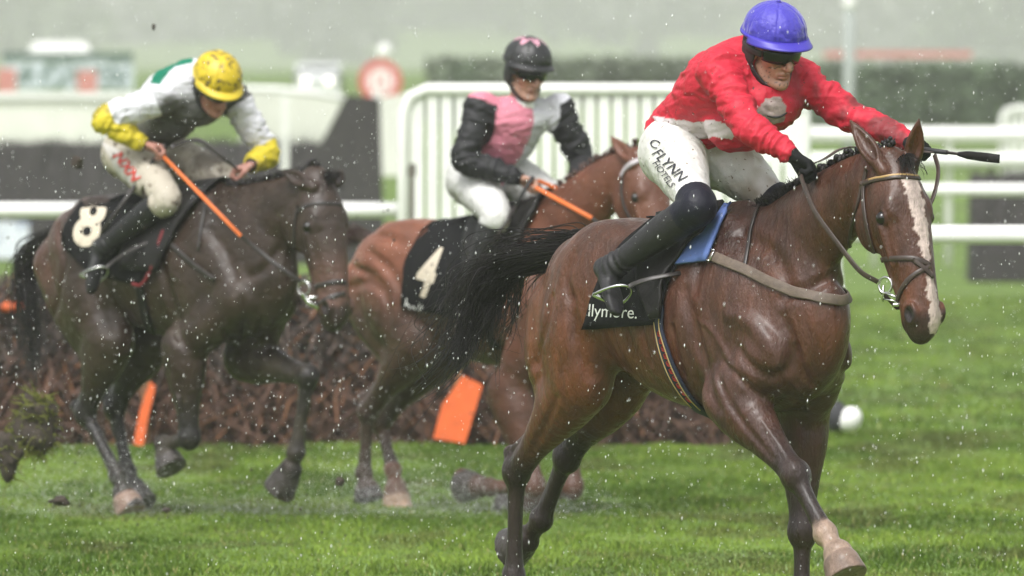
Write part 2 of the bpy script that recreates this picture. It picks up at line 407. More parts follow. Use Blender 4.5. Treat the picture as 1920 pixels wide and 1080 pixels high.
def hindleg(S, T, side, stifle, hock, fet, cor, sole, q=1.0):
    lat = (0, 1, 0); st, hk, f, c, so = map(np.asarray, (stifle, hock, fet, cor, sole))
    hip = T(-.82, side * .13, 1.28); bt = T(-1.08, side * .115, 1.22)
    S.chain([hip, (hip + st) / 2 + V(-.02, side * .02, 0), st], np.array([.15, .135, .095]), np.array([.22, .20, .12]), lat, k=.06)
    g1 = st + (hk - st) * .35
    S.chain([bt, (bt + g1) / 2 + V(-.03, side * .01, 0.02), g1], np.array([.12, .10, .06]), np.array([.13, .115, .06]), lat, k=.05)   # hamstrings
    S.ell(st + V(.02, side * .02, .03), V(.07, .06, .08) * q, k=.04)
    S.chain([st + (hk - st) * t for t in (0, .25, .5, .75, .97)], np.array([.085, .076, .058, .038, .036]) * q, np.array([.11, .092, .064, .044, .045]) * q, lat, k=.035)
    d = limb_bend(st, hk, f); tip = hk + d * .048 - unit(f - hk) * .05
    S.chain([hk + d * .018 + unit(f - hk) * .02, tip], np.array([.024, .022]) * q, k=.02, smooth=False)
    S.chain([tip, st + (hk - st) * .62 + d * .055, st + (hk - st) * .35 + d * .06], np.array([.014, .016, .035]) * q, k=.02)
    S.ell(hk, V(.042, .042, .050) * q, k=.02)
    lower_leg(S, hk, f, c, so, d, q * 1.05)


def build_horse_sdf(sp):
    h = sp['h']; S = SDF(sp['lo'], sp['hi'], h); T = sp['T']; lat = (0, 1, 0); q = sp.get('q', 1)
    nodes = sp.get('torso') or [(-1.10, 1.24, .13, .17), (-.97, 1.27, .20, .25), (-.80, 1.29, .245, .285), (-.60, 1.27, .255, .30), (-.35, 1.21, .27, .335), (-.08, 1.20, .255, .355), (.12, 1.21, .205, .36), (.26, 1.21, .168, .33), (.35, 1.18, .128, .25)]
    S.chain([T(a, 0, b) for a, b, _, _ in nodes], [n[2] for n in nodes], [n[3] for n in nodes], lat, k=.03, n=5)
    S.chain([T(.16, 0, 1.48), T(.0, 0, 1.57), T(-.16, 0, 1.54), T(-.34, 0, 1.49)], [.06, .045, .05, .06], [.10, .08, .07, .06], lat, k=.08)       # withers
    for s_ in (-1, 1):
        S.ell(T(-.76, s_ * .115, 1.40), (.20, .12, .165), k=.05)     # gluteus
        S.ell(T(-.97, s_ * .12, 1.30), (.13, .10, .19), k=.04)
    S.chain([T(-.98, 0, 1.50), T(-1.13, 0, 1.44), T(-1.2, 0, 1.38)], [.06, .035, .025], k=.04)          # dock
    N = sp['neck']; S.chain([np.asarray(n[0]) for n in N], [n[1] for n in N], [n[2] for n in N], lat, k=.06, n=5)
    for e in sp.get('extra', []): e(S)
    for side, key in ((-1, 'fn'), (1, 'ff')): foreleg(S, T, side, *sp[key][:5], q=q * 1.25)
    for side, key in ((-1, 'hn'), (1, 'hf')): hindleg(S, T, side, *sp[key][:5], q=q * 1.18)
    for s_ in (-1, 1):
        S.ell(T(.365, s_ * .07, 1.06), (.07, .065, .12), k=.03)      # pectorals
    if sp.get('head'): horse_head(S, sp['head'], sp['ears'])
    for e in sp.get('late', []): e(S)
    for key in ('fn', 'ff', 'hn', 'hf'):
        cor, so = np.asarray(sp[key][3]), np.asarray(sp[key][4]); S.cut(so, unit(so - cor) if len(sp[key]) < 6 else sp[key][5], .11)
    X, Y, Z = np.meshgrid(*S.ax, indexing='ij', sparse=True)
    return S

def seg_dist(p, a, b):
    ab = b - a; t = np.clip(((p - a) @ ab) / (ab @ ab), 0, 1); return np.linalg.norm(p - (a + t[:, None] * ab), axis=1), t

def coat_colour(v, sp):
    base, dark = np.array(sp['coat']), np.array(sp['dark']); n = fbm(v * 5, 3)[:, None]
    c = np.repeat(base[None], len(v), 0) * (0.75 + .5 * n)
    top = sstep(*sp.get('ztop', (1.2, 1.55)), v[:, 2])[:, None]; c = c * (1 - top * sp.get('topdark', .45))
    w = np.zeros(len(v))
    for key, (t0, t1) in (('fn', (.35, .9)), ('ff', (.2, .8)), ('hn', (.45, .95)), ('hf', (.2, .8))):
        el, kn, f, co, so = [np.asarray(x) for x in sp[key][:5]]
        d, t = seg_dist(v, el, kn); w = np.maximum(w, (d < .13) * sstep(t0, t1, t) * sstep(.13, .09, d))
        d1, _ = seg_dist(v, kn, f); d2, _ = seg_dist(v, f, so); w = np.maximum(w, (np.minimum(d1, d2) < .085).astype(float))
    w = w * sp.get('points', .93)
    c = c * (1 - w[:, None]) + dark * w[:, None]
    for fn in sp.get('paint', []): c = fn(v, c)
    return np.clip(c, 0.002, 1)


# --- horse 1: the leader
F_ = FR1.hp
T1 = lambda x, y, z: V(x, y, z)
H1 = HeadFrame(V(.985, 0, 1.80), V(.33, 0, -.94), 1.03)
near, far = -.14, .14
def sole_of(c, d, l=.085): return np.asarray(c) + unit(d) * l
sp1 = dict(h=.006, lo=(-1.86, -.42, -.08), hi=(1.42, .42, 2.08), T=T1, head=H1, coat=(.098, .032, .013), dark=(.011, .008, .007), q=1.1,
    neck=[(V(.08, 0, 1.32), .125, .26), (V(.26, 0, 1.43), .102, .225), (V(.46, 0, 1.56), .084, .178), (V(.64, 0, 1.655), .074, .146), (V(.80, 0, 1.71), .072, .125), (V(.93, 0, 1.73), .062, .095)])
sp1['fn'] = (F_(1372, 742, -.17), F_(1493, 893, -.14), F_(1548, 1000, -.13), F_(1572, 1040, -.13), F_(1588, 1083, -.13))
sp1['ff'] = (F_(1500, 780, .17), F_(1505, 1000, .14), F_(1503, 1128, .13), F_(1512, 1172, .13), F_(1520, 1210, .13))
sp1['hn'] = (F_(1090, 712, -.17), F_(968, 885, -.13), F_(964, 1080, -.12), F_(975, 1125, -.12), F_(982, 1165, -.12))
sp1['hf'] = (F_(1150, 725, .15), F_(1063, 858, .12), F_(1016, 975, .11), F_(985, 1012, .10), F_(958, 1030, .10))
sp1['ears'] = [(H1(.015, -.035, -.066), F_(1593, 224, -.10), V(.75, -.55, -.1)), (H1(.015, -.035, .066), F_(1723, 222, .06), V(.85, -.4, -.1))]
def blaze(H, side=0, w0=.022):
    def fn(v, c):
        a, b, l = H.inv(v); wd = np.interp(a, [.05, .08, .16, .30, .40, .44, .52, .60, .63], [0, .034, .039, .024, .014, .015, .026, .034, .02]) * 1.0
        cen = np.interp(a, [.05, .3, .45, .6], [.0, .004, .004, .018])
        d = np.abs(l - cen) + (fbm(v * 60, 3) - .5) * .040
        m = ((b > -.075) & (a > .03) & (a < .64) & (v[:, 0] > .8)) * sstep(wd + .003, wd - .003, d)
        gap = sstep(.40, .42, a) * sstep(.45, .43, a); m = m * (1 - .5 * gap)
        return c * (1 - m[:, None]) + np.array([.46, .37, .33]) * (.75 + .5 * fbm(v * 90, 2))[:, None] * m[:, None]
    return fn
def muzzle(H, cd=(.02, .014, .015)):
    def fn(v, c):
        a, b, l = H.inv(v); m = sstep(.545, .585, a + (fbm(v * 14, 2) - .5) * .06) * (a < .7) * (np.abs(l) < .12) * (v[:, 0] > .7) * .8 * ((b > -.2) * 1)
        e = np.zeros(len(v))
        for s_ in (-1, 1): e = np.maximum(e, sstep(.036, .018, np.linalg.norm(v - H(.2, -.045, s_ * .095), axis=1)) * .8); e = np.maximum(e, sstep(.042, .026, np.linalg.norm(v - H(.565, -.042, s_ * .070), axis=1)))
        m = np.maximum(m, e); return c * (1 - m[:, None]) + np.array(cd) * m[:, None]
    return fn
def sock(f, so, cor, colr=(.27, .19, .145), hoofc=(.16, .11, .085)):
    def fn(v, c):
        d, t = seg_dist(v, np.asarray(f) + (np.asarray(f) - np.asarray(cor)) * .8, np.asarray(so)); n = fbm(v * 20, 3)
        m = (d < .085) * sstep(.10, .2, t + (n - .5) * .2); hf = (d < .1) * sstep(.70, .74, t)
        cc = c * (1 - m[:, None]) + np.array(colr) * (.7 + .6 * n[:, None]) * m[:, None]
        return cc * (1 - hf[:, None]) + np.array(hoofc) * (.5 + n[:, None]) * hf[:, None]
    return fn
def hoofcol(sp, key, colr=(.045, .038, .036)):
    co, so = np.asarray(sp[key][3]), np.asarray(sp[key][4])
    def fn(v, c):
        d, t = seg_dist(v, co, so + (so - co) * .2); m = ((d < .08) * sstep(.05, .12, t))[:, None]; return c * (1 - m) + np.array(colr) * m
    return fn
def muscles1(S):
    g = lambda pts, r=.016, k=.035, m=True: S.line(FR1, pts, r, k=k, mirror=m)
    b = lambda pts, r=.02, k=.03, m=False: S.line(FR1, pts, r, k=k, sub=False, mirror=m)
    g([(1282, 545), (1296, 600), (1312, 660), (1325, 720), (1345, 765)], .020, .045)
    g([(1385, 655), (1412, 690), (1448, 706), (1478, 690), (1486, 645), (1470, 595)], .017, .03)
    g([(1490, 650), (1500, 690), (1520, 720)], .014, .03, False)
    g([(1360, 680), (1392, 715), (1428, 745)], .010, .022, False)
    g([(1345, 700), (1368, 755), (1410, 815), (1450, 860)], .009, .02, False)
    b([(1430, 790), (1465, 840), (1490, 880)], .008, .014)
    g([(1068, 560), (1078, 620), (1093, 670), (1108, 705)], .018, .045)
    g([(1020, 500), (1034, 560), (1020, 620), (1004, 680)], .012, .04)
    g([(1078, 478), (1060, 520), (1072, 560)], .012, .04)
    g([(1046, 745), (1020, 800), (996, 850)], .010, .025, False)
    g([(1330, 440), (1310, 500), (1300, 545)], .012, .05)
    g([(1600, 500), (1560, 520), (1510, 545), (1465, 560)], .014, .04)
    g([(1390, 440), (1440, 470), (1470, 510), (1480, 545)], .012, .05)
    b([(1365, 590), (1400, 600), (1440, 640), (1455, 680)], .022, .04)
    b([(1310, 600), (1335, 620), (1362, 665), (1390, 730)], .008, .016)
    b([(1470, 700), (1500, 735), (1512, 770)], .008, .016)
    b([(1610, 440), (1622, 480), (1640, 505)], .006, .012, True)
    b([(1672, 455), (1684, 490), (1690, 530)], .005, .010, True)
    for i in range(5): g([(1140 + i * 30, 560 + i * 14), (1146 + i * 30, 610 + i * 12), (1160 + i * 30, 660 + i * 10)], .004, .035)
sp1['late'] = [muscles1]
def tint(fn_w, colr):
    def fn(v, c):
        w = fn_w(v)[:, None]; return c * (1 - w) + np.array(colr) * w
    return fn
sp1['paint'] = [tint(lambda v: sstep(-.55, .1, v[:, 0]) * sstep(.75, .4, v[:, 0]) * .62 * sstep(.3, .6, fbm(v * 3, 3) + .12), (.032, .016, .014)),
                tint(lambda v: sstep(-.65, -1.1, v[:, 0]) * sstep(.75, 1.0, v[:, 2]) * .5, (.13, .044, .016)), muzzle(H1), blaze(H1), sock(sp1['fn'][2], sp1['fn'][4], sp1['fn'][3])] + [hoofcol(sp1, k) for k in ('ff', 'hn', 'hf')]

M_coat = mat('coat_wet', attr=True, rough=.46, rvar=.20, var=.34, vscale=13, bump=.0045, bscale=120, bump2=.012, bscale2=26, coat=.26, spec=.30, spots=(.085, .062, .048), sscale=75, samount=.675, stretch=(1.25, 1.25, .5))


# --- horse 2: the dark one on the left
G_ = FR2.hp
H2 = HeadFrame(V(.875, 0, 1.655), V(.22, 0, -.975), 1.12)
sp2 = dict(h=.009, lo=(-1.5, -.42, -.08), hi=(1.35, .46, 2.0), T=lambda x, y, z: V(x * 1.03, y * 1.03, z), head=H2, coat=(.032, .019, .013), dark=(.013, .011, .011), topdark=.2, q=1.12,
    neck=[(V(.08, 0, 1.30), .14, .27), (V(.26, 0, 1.38), .12, .245), (V(.44, 0, 1.45), .098, .20), (V(.60, 0, 1.51), .085, .165), (V(.73, 0, 1.555), .076, .135), (V(.83, 0, 1.575), .066, .095)])
sp2['fn'] = (G_(345, 652, -.17), G_(355, 822, -.15), G_(306, 836, -.14), G_(312, 856, -.14), G_(322, 880, -.14))
sp2['ff'] = (G_(462, 668, .16), G_(578, 706, .14), G_(556, 848, .13), G_(545, 880, .13), G_(522, 922, .12))
sp2['hn'] = (G_(205, 640, -.17), G_(160, 775, -.14), G_(222, 893, -.13), G_(232, 926, -.13), G_(246, 962, -.13))
sp2['hf'] = (G_(275, 640, .17), G_(215, 765, .13), G_(240, 885, .12), G_(252, 915, .12), G_(266, 948, .12))
sp2['ears'] = [(H2(.02, -.03, -.066), G_(526, 318, -.10), V(.5, -.8, .2)), (H2(.015, -.03, .066), G_(642, 318, .10), V(.8, -.45, 0))]
def muscles2(S):
    g = lambda pts, r=.016, k=.035, m=True: S.line(FR2, pts, r, k=k, mirror=m)
    g([(300, 480), (312, 540), (330, 610), (345, 650)], .02, .05); g([(110, 420), (120, 480), (112, 540), (100, 590)], .014, .04)
    g([(170, 520), (185, 580), (205, 620)], .018, .045); g([(520, 470), (500, 500), (470, 520)], .014, .04)
    g([(420, 620), (450, 640), (480, 630), (495, 600)], .016, .035); g([(390, 430), (420, 470), (440, 520)], .012, .05)
    g([(455, 560), (462, 600), (455, 640)], .012, .03, False)
    S.line(FR2, [(300, 680), (330, 740), (345, 800)], .008, k=.014, sub=False, mirror=False)
sp2['late'] = [muscles2]
sp2['paint'] = [tint(lambda v: sstep(-.75, -1.05, v[:, 0]) * sstep(.9, 1.2, v[:, 2]) * .75, (.085, .038, .026)), tint(lambda v: sstep(1.2, .8, v[:, 2]) * sstep(-.8, -.3, v[:, 0]) * .45 * sstep(.35, .65, fbm(v * 6, 3)), (.075, .060, .042)),
                tint(lambda v: sstep(.72, .80, v[:, 0]) * .55, (.050, .032, .026)), tint(lambda v: (sstep(.25, .12, np.linalg.norm(v - H2(.5, -.02, 0), axis=1))) * .6, (.13, .065, .048)), muzzle(H2)] + [hoofcol(sp2, k) for k in ('fn', 'ff', 'hf')] + [hoofcol(sp2, 'hn', (.20, .13, .10))]

# --- horse 3: the chestnut behind
K_ = FR3.hp
H3 = HeadFrame(V(1.0, 0, 1.765), V(.38, 0, -.92), 1.0)
sp3 = dict(h=.009, lo=(-1.5, -.42, -.1), hi=(1.42, .44, 2.05), T=lambda x, y, z: V(x, y, z - .13 + .03 * (x > 0)), head=H3, coat=(.20, .068, .034), dark=(.065, .030, .022), topdark=.0, q=1.1, points=.8,
    neck=[(V(.08, 0, 1.20), .13, .25), (V(.27, 0, 1.33), .112, .225), (V(.46, 0, 1.47), .092, .18), (V(.66, 0, 1.60), .078, .145), (V(.82, 0, 1.67), .070, .12), (V(.94, 0, 1.70), .060, .09)])
sp3['fn'] = (K_(955, 735, -.16), K_(1003, 912, -.14), K_(918, 915, -.13), K_(898, 912, -.13), K_(866, 910, -.13))
sp3['ff'] = (K_(1050, 735, .16), K_(1074, 915, .13), K_(992, 946, .13), K_(975, 950, .13), K_(946, 950, .13))
sp3['hn'] = (K_(785, 640, -.17), K_(690, 772, -.13), K_(683, 888, -.12), K_(688, 915, -.12), K_(692, 938, -.12))
sp3['hf'] = (K_(850, 640, .15), K_(712, 790, .12), K_(737, 880, .12), K_(742, 915, .12), K_(745, 958, .12))
sp3['ears'] = [(H3(.015, -.035, -.066), K_(1143, 253, -.06), V(.6, -.75, 0)), (H3(.015, -.035, .066), K_(1262, 262, .12), V(.8, -.5, 0))]
def muscles3(S):
    g = lambda pts, r=.016, k=.04, m=True: S.line(FR3, pts, r, k=k, mirror=m)
    g([(690, 470), (725, 500), (750, 540)]); g([(660, 500), (700, 520), (725, 560), (728, 610)]); g([(700, 440), (740, 450), (790, 470)], .012, .05); g([(655, 540), (690, 530), (715, 545)], .012)
sp3['late'] = [muscles3]
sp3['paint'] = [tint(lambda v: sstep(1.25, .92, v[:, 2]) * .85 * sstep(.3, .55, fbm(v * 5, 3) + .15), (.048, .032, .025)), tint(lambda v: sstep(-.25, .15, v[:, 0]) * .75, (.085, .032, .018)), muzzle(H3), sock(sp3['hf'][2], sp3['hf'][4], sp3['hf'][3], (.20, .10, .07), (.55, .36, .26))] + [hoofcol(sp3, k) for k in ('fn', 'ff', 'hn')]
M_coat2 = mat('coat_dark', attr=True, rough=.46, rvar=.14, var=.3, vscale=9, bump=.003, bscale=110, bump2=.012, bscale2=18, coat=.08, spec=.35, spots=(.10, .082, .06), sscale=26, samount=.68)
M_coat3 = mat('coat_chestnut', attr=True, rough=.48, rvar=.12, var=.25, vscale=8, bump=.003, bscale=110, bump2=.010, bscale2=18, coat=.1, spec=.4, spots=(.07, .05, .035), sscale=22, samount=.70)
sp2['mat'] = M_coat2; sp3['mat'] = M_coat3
M_eye = mat('eye', (.006, .004, .004), rough=.12, spec=.5, coat=.3)
M_hair = mat('black_hair', (.009, .007, .007), rough=.5, spec=.3, var=.3, vscale=40)
M_hair3 = mat('chestnut_hair', (.045, .018, .012), rough=.5)

def bvh_of(v, f): return BVHTree.FromPolygons([tuple(map(float, p)) for p in v], [tuple(int(i) for i in q) for q in f])
def px_hit(fr, B, px, py, lift=0.0):
    o = fr.loc(CAMP); d = unit(fr.loc(CAMP + ray(px, py)) - o); h, n, i, t = B.ray_cast(Vector(o), Vector(d))
    if h is None: return None, None
    n = V(*n); n = n if n @ d < 0 else -n
    return V(*h) + n * lift, n
def cast(B, o, d, lift=0.0):
    h, n, i, t = B.ray_cast(Vector(o), Vector(unit(d)))
    if h is None: return None, None
    n = V(*n); n = n if n @ unit(d) < 0 else -n
    return V(*h) + n * lift, n

def make_horse(sp, fr, label):
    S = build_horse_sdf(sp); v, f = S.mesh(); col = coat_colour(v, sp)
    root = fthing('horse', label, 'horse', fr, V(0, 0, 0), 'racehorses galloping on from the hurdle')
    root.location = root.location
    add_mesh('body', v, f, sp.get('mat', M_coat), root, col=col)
    H = sp['head']
    for c in (-1, 1): MB().sphere(H(.20, -.044, c * .101), .0235 * H.s, 20, 14).build('eye', M_eye, root)
    return root, S, bvh_of(v, f)
MB.strap = lambda s, P, N, w, t=.004, col=None, closed=False, wn=None: _strap(s, P, N, w, t, col, wn)
def _strap(s, P, N, w, t, col, wn):
    P = np.asarray(P, float); N = np.asarray(N, float); T = np.gradient(P, axis=0); T /= np.linalg.norm(T, axis=1, keepdims=True) + 1e-12
    w = np.broadcast_to(np.asarray(w, float), (len(P),)); vs = []
    for i in range(len(P)):
        b = unit(np.cross(T[i], N[i])); n = unit(np.cross(b, T[i])); n = n if n @ N[i] > 0 else -n
        for a, c in ((-.5, -.5), (.5, -.5), (.5, .2), (.38, .5), (-.38, .5), (-.5, .2)): vs.append(P[i] + b * a * w[i] + n * c * t)
    f = []; m = 6
    for i in range(len(P) - 1):
        for j in range(m): f.append((i * m + j, i * m + (j + 1) % m, (i + 1) * m + (j + 1) % m, (i + 1) * m + j))
    f.append(tuple(range(m))); f.append(tuple((len(P) - 1) * m + j for j in range(m)))
    return s.add(np.array(vs), f, col)
def px_path(fr, B, pts, lift, n=6):          # a smooth path lying on a surface
    Q = catmull(np.array(pts, float), n); P, N = [], []
    for q in Q:
        p, nn = px_hit(fr, B, q[0], q[1], lift)
        if p is not None and (not P or np.linalg.norm(p - P[-1]) < .15): P.append(p); N.append(nn)
    P = np.array(P); N = np.array(N)
    if len(P) > 4:
        for _ in range(3): P[1:-1] = (P[:-2] + 2 * P[1:-1] + P[2:]) / 4; N[1:-1] = (N[:-2] + 2 * N[1:-1] + N[2:]) / 4
    return P, N / np.linalg.norm(N, axis=1, keepdims=True)
def mir(P): return P[::-1] * V(1, -1, 1)
def panel(fr, B, back, front, nr, nc, lift, over=True):
    """a cloth lying on the horse: rows run from the back edge to the front edge; its other half is the mirror image"""
    bk = catmull(np.array(back, float), 8); ft = catmull(np.array(front, float), 8)
    rs = lambda P, t: np.array([np.interp(t, np.linspace(0, 1, len(P)), P[:, k]) for k in (0, 1)])
    G = np.full((nr, nc, 3), np.nan); NN = np.zeros((nr, nc, 3)); NN[:] = (0, -1, 0)
    for i in range(nr):
        a, b = rs(bk, i / (nr - 1)), rs(ft, i / (nr - 1))
        for j in range(nc):
            q = a + (b - a) * j / (nc - 1); p, n = px_hit(fr, B, q[0], q[1], lift)
            if p is not None: G[i, j] = p; NN[i, j] = n
    for i in range(nr):
        for j in range(nc):
            if np.isnan(G[i, j, 0]): G[i, j] = G[i, j - 1] if j and not np.isnan(G[i, j - 1, 0]) else G[i - 1, j]
    rows = [G[i] for i in range(nr - 1, -1, -1)]
    if over:
        for k in range(1, 8):
            t = k / 8; r = []
            for j in range(nc):
                a = G[0, j]; y = a[1] * (1 - 2 * t); p, n = cast(B, V(a[0], y, 2.6), V(0, 0, -1), lift); r.append(p if p is not None and p[2] > a[2] - .05 else V(a[0], y, a[2] + .02))
            rows.append(np.array(r))
        rows += [G[i] * V(1, -1, 1) for i in range(nr)]
    rows = np.array(rows)
    for _ in range(2): rows[1:-1, 1:-1] = (rows[1:-1, 1:-1] * 2 + rows[:-2, 1:-1] + rows[2:, 1:-1] + rows[1:-1, :-2] + rows[1:-1, 2:]) / 6
    return rows
def sheet(rows, name, m, parent, thick=.006, wav=0.0, col=None):
    a, b = rows.shape[:2]; v = rows.reshape(-1, 3).copy()
    if wav: v[:, 1] += np.sign(v[:, 1]) * wav * (fbm(v * 14, 2) - .3)
    f = [(i * b + j, i * b + j + 1, (i + 1) * b + j + 1, (i + 1) * b + j) for i in range(a - 1) for j in range(b - 1)]
    o = add_mesh(name, v, f, m, parent, col=col); md = o.modifiers.new('thickness', 'SOLIDIFY'); md.thickness = thick; md.offset = 0
    return o, bvh_of(v, f)
def decal(fr, B, text, o, rt, up, name, m, parent, lift=.004, bold=.0):
    """lettering laid on a surface; o, rt, up are photo pixels: baseline start, one em to the right, one em up"""
    cu = bpy.data.curves.new('t', 'FONT'); cu.body = text; cu.size = 1; cu.offset = bold; cu.resolution_u = 4; to = bpy.data.objects.new('t', cu); COLL.objects.link(to)
    bpy.context.view_layer.update(); me = bpy.data.meshes.new_from_object(to); bpy.data.objects.remove(to)
    bm = bmesh.new(); bm.from_mesh(me); bmesh.ops.remove_doubles(bm, verts=bm.verts, dist=1e-4); bmesh.ops.triangulate(bm, faces=bm.faces)
    for _ in range(3):
        es = [e for e in bm.edges if e.calc_length() > .16]
        if es: bmesh.ops.subdivide_edges(bm, edges=es, cuts=1); bmesh.ops.triangulate(bm, faces=bm.faces)
    v = []; last = None
    for q in bm.verts:
        px = o[0] + q.co.x * rt[0] + q.co.y * up[0]; py = o[1] + q.co.x * rt[1] + q.co.y * up[1]
        p, n = px_hit(fr, B, px, py, lift)
        if p is None: p = last if last is not None else V(0, 0, 0); q.tag = True
        v.append(p); last = p
    bad = {q.index for q in bm.verts if q.tag}; bm.verts.index_update()
    f = [tuple(q.index for q in fc.verts) for fc in bm.faces if not any(q.index in bad for q in fc.verts)]
    bm.free()
    return add_mesh(name, np.array(v), f, m, parent, smooth=False)

def hair(name, guides, n, r, m, parent=None, fr=None, seed=1, spread=(.02, .12), wave=.02, lens=(.6, 1.0), sides=3, **kw):
    """strands that follow guide curves (lists of points), fanning out towards the tips"""
    rs = np.random.RandomState(seed); mb = MB(); G = [catmull(np.array(g, float), 6) for g in guides]
    for k in range(n):
        g = G[rs.randint(len(G))]; L = len(g); t = np.linspace(0, 1, L)[:, None]; e = rs.uniform(*lens); c = max(int(L * e), 5)
        off = rs.normal(0, 1, 3); P = g + off * (spread[0] + (spread[1] - spread[0]) * t ** 1.3)
        ph = rs.uniform(0, 7, 3); fq = rs.uniform(1.5, 5, 3); P = P + wave * t * np.sin(t * fq * 3 + ph) * rs.normal(0, 1, 3)
        P = P[:c]; mb.tube(P, np.linspace(r, r * .35, len(P)) * rs.uniform(.6, 1.3), sides, cap=False)
    return mb.build(name, m, parent, fr, **kw)
def braids(B, name, x0, x1, n, m, parent, r=.016, seed=3, zz=0.0):
    rs = np.random.RandomState(seed); mb = MB()
    for i in range(n):
        x = x0 + (x1 - x0) * i / (n - 1); p, nn = cast(B, V(x, 0, 3), V(0, 0, -1)); 
        if p is None: continue
        for k in range(7): mb.sphere(p + nn * r * .55 + rs.normal(0, r * .42, 3) + V(0, -r * .3, 0), r * rs.uniform(.45, .85), 8, 6)
        if i % 1 == 0:
            for k in range(4):
                d = unit(nn + rs.normal(0, .55, 3)); mb.tube([p, p + d * r * 1.3, p + d * r * 2.0 + rs.normal(0, r * .3, 3)], [r * .18, r * .12, r * .04], 3, cap=False)
    if zz:
        for k in range(420):
            x = rs.uniform(min(x0, zz), max(x0, zz)); p, nn = cast(B, V(x, rs.normal(0, .008), 3), V(0, 0, -1))
            if p is not None: d = unit(nn + rs.normal(0, .5, 3) + V(0, -.6, 0)); mb.tube([p, p + d * .02, p + d * .035 + rs.normal(0, .008, 3)], [.0022, .0018, .0008], 3, cap=False)
    return mb.build(name, m, parent)

# ------------------------------------------------------------------ jockeys
class HumanHead:
    def __init__(s, fr, c, fw, q=1.0, roll=0.0):
        tl = lambda w: V(np.dot(w, fr.h), np.dot(w, fr.l), np.dot(w, fr.u))
        s.c = np.asarray(c, float); s.f = unit(tl(unit(fw))); up = V(0, 0, 1); s.l = unit(np.cross(up, s.f)); s.u = unit(np.cross(s.f, s.l))
        if roll: a = R(roll); s.l, s.u = s.l * math.cos(a) + s.u * math.sin(a), s.u * math.cos(a) - s.l * math.sin(a)
        s.q = q; s.rot = [s.f, s.l, s.u]
    def __call__(s, f, l=0, u=0): return s.c + s.q * (f * s.f + l * s.l + u * s.u)
    def inv(s, p): q = (p - s.c) / s.q; return q @ s.f, q @ s.l, q @ s.u

def human_head(S, H, nb):
    q = H.q; e = lambda c, r, k=.015, sub=False: S.ell(H(*c), np.array(r) * q, H.rot, k=k, sub=sub)
    S.chain([nb, H(-.03, 0, -.05)], .056 * q, k=.03, smooth=False)
    e((-.012, 0, .03), (.098, .076, .090)); e((.030, 0, -.045), (.060, .056, .070), .03)
    S.chain([H(.0, .052, -.06), H(.035, .043, -.095), H(.072, .014, -.113), H(.072, -.014, -.113), H(.035, -.043, -.095), H(.0, -.052, -.06)], .016 * q, k=.02)
    e((.078, 0, -.110), (.018, .020, .016)); e((.062, 0, .028), (.032, .056, .016))
    for c in (-1, 1):
        e((.082, c * .032, .004), (.022, .019, .013), .01, True); e((.055, c * .046, -.026), (.026, .020, .018), .02)
        e((.074, c * .030, .002), (.012, .014, .011), .004)
        e((.098, c * .012, -.042), (.010, .008, .008), .008)
        e((-.008, c * .076, -.008), (.020, .008, .031), .008); e((-.004, c * .085, -.004), (.010, .006, .018), .004, True)
    S.chain([H(.080, 0, .020), H(.094, 0, -.006), H(.117, 0, -.034), H(.112, 0, -.044), H(.094, 0, -.052)], np.array([.009, .009, .013, .011, .006]) * q, k=.012)
    S.chain([H(.078, -.024, -.072), H(.092, -.008, -.067), H(.092, .008, -.067), H(.078, .024, -.072)], .0062 * q, k=.008)
    S.chain([H(.077, -.022, -.080), H(.089, -.007, -.082), H(.089, .007, -.082), H(.077, .022, -.080)], .0066 * q, k=.008)
    S.chain([H(.084, -.021, -.0765), H(.099, 0, -.0745), H(.084, .021, -.0765)], .0022 * q, k=.003, sub=True)

def hand(S, w, d, pn, th, q=1.0, infl=0.0):
    """a hand closed on a rein: w wrist, d towards the knuckles, pn out of the palm, th towards the thumb side"""
    d = unit(d); pn = unit(pn - d * (pn @ d)); s_ = unit(np.cross(d, pn)); s_ = s_ if s_ @ th > 0 else -s_
    P = lambda a, b, c: w + q * (a * d + b * pn + c * s_); g = infl
    S.chain([P(-.03, 0, 0), P(.012, 0, 0)], [.027 * q + g, .025 * q + g], [.022 * q + g, .019 * q + g], s_, k=.01, smooth=False)
    S.ell(P(.050, -.002, 0), np.array([.047, .017, .040]) * q + g, [d, pn, s_], k=.014)
    for i, (c, ln) in enumerate(((.030, .96), (.010, 1.04), (-.010, 1.0), (-.029, .82))):
        r = (.0100 if i < 3 else .0088) * q + g * .8; sp = c * .10
        S.chain([P(.078 - abs(c - .008) * .25, -.006, c)], r * 1.12, k=.006) if False else None
        k0 = P(.082 - abs(c - .006) * .3, -.006, c); k1 = k0 + q * ln * (.026 * d + .024 * pn); k2 = k1 + q * ln * (-.010 * d + .024 * pn); k3 = k2 + q * ln * (-.020 * d + .002 * pn)
        S.chain([P(.05, -.004, c * .9), k0], [r, r * 1.12], k=.006, smooth=False)
        S.chain([k0, k1, k2, k3], [r * 1.1, r, r * .95, r * .85], k=.0035, smooth=False)
    r = .0115 * q + g * .8
    S.chain([P(.012, .008, .024), P(.040, .022, .042), P(.066, .036, .036), P(.078, .044, .020)], [r * 1.35, r * 1.15, r, r * .85], k=.006, smooth=False)

def folds(v, S, amp, sc=16.0, seed=0, stretch=(1, 1, 1)):
    n = S.grad(v); p = v * np.array(stretch) * sc + seed; wv = fbm(p * .5, 2)[:, None] * 1.6
    r = 1 - np.abs(2 * fbm(p + wv, 3) - 1) * 2.2; return v + n * (amp * (r - .45))[:, None]

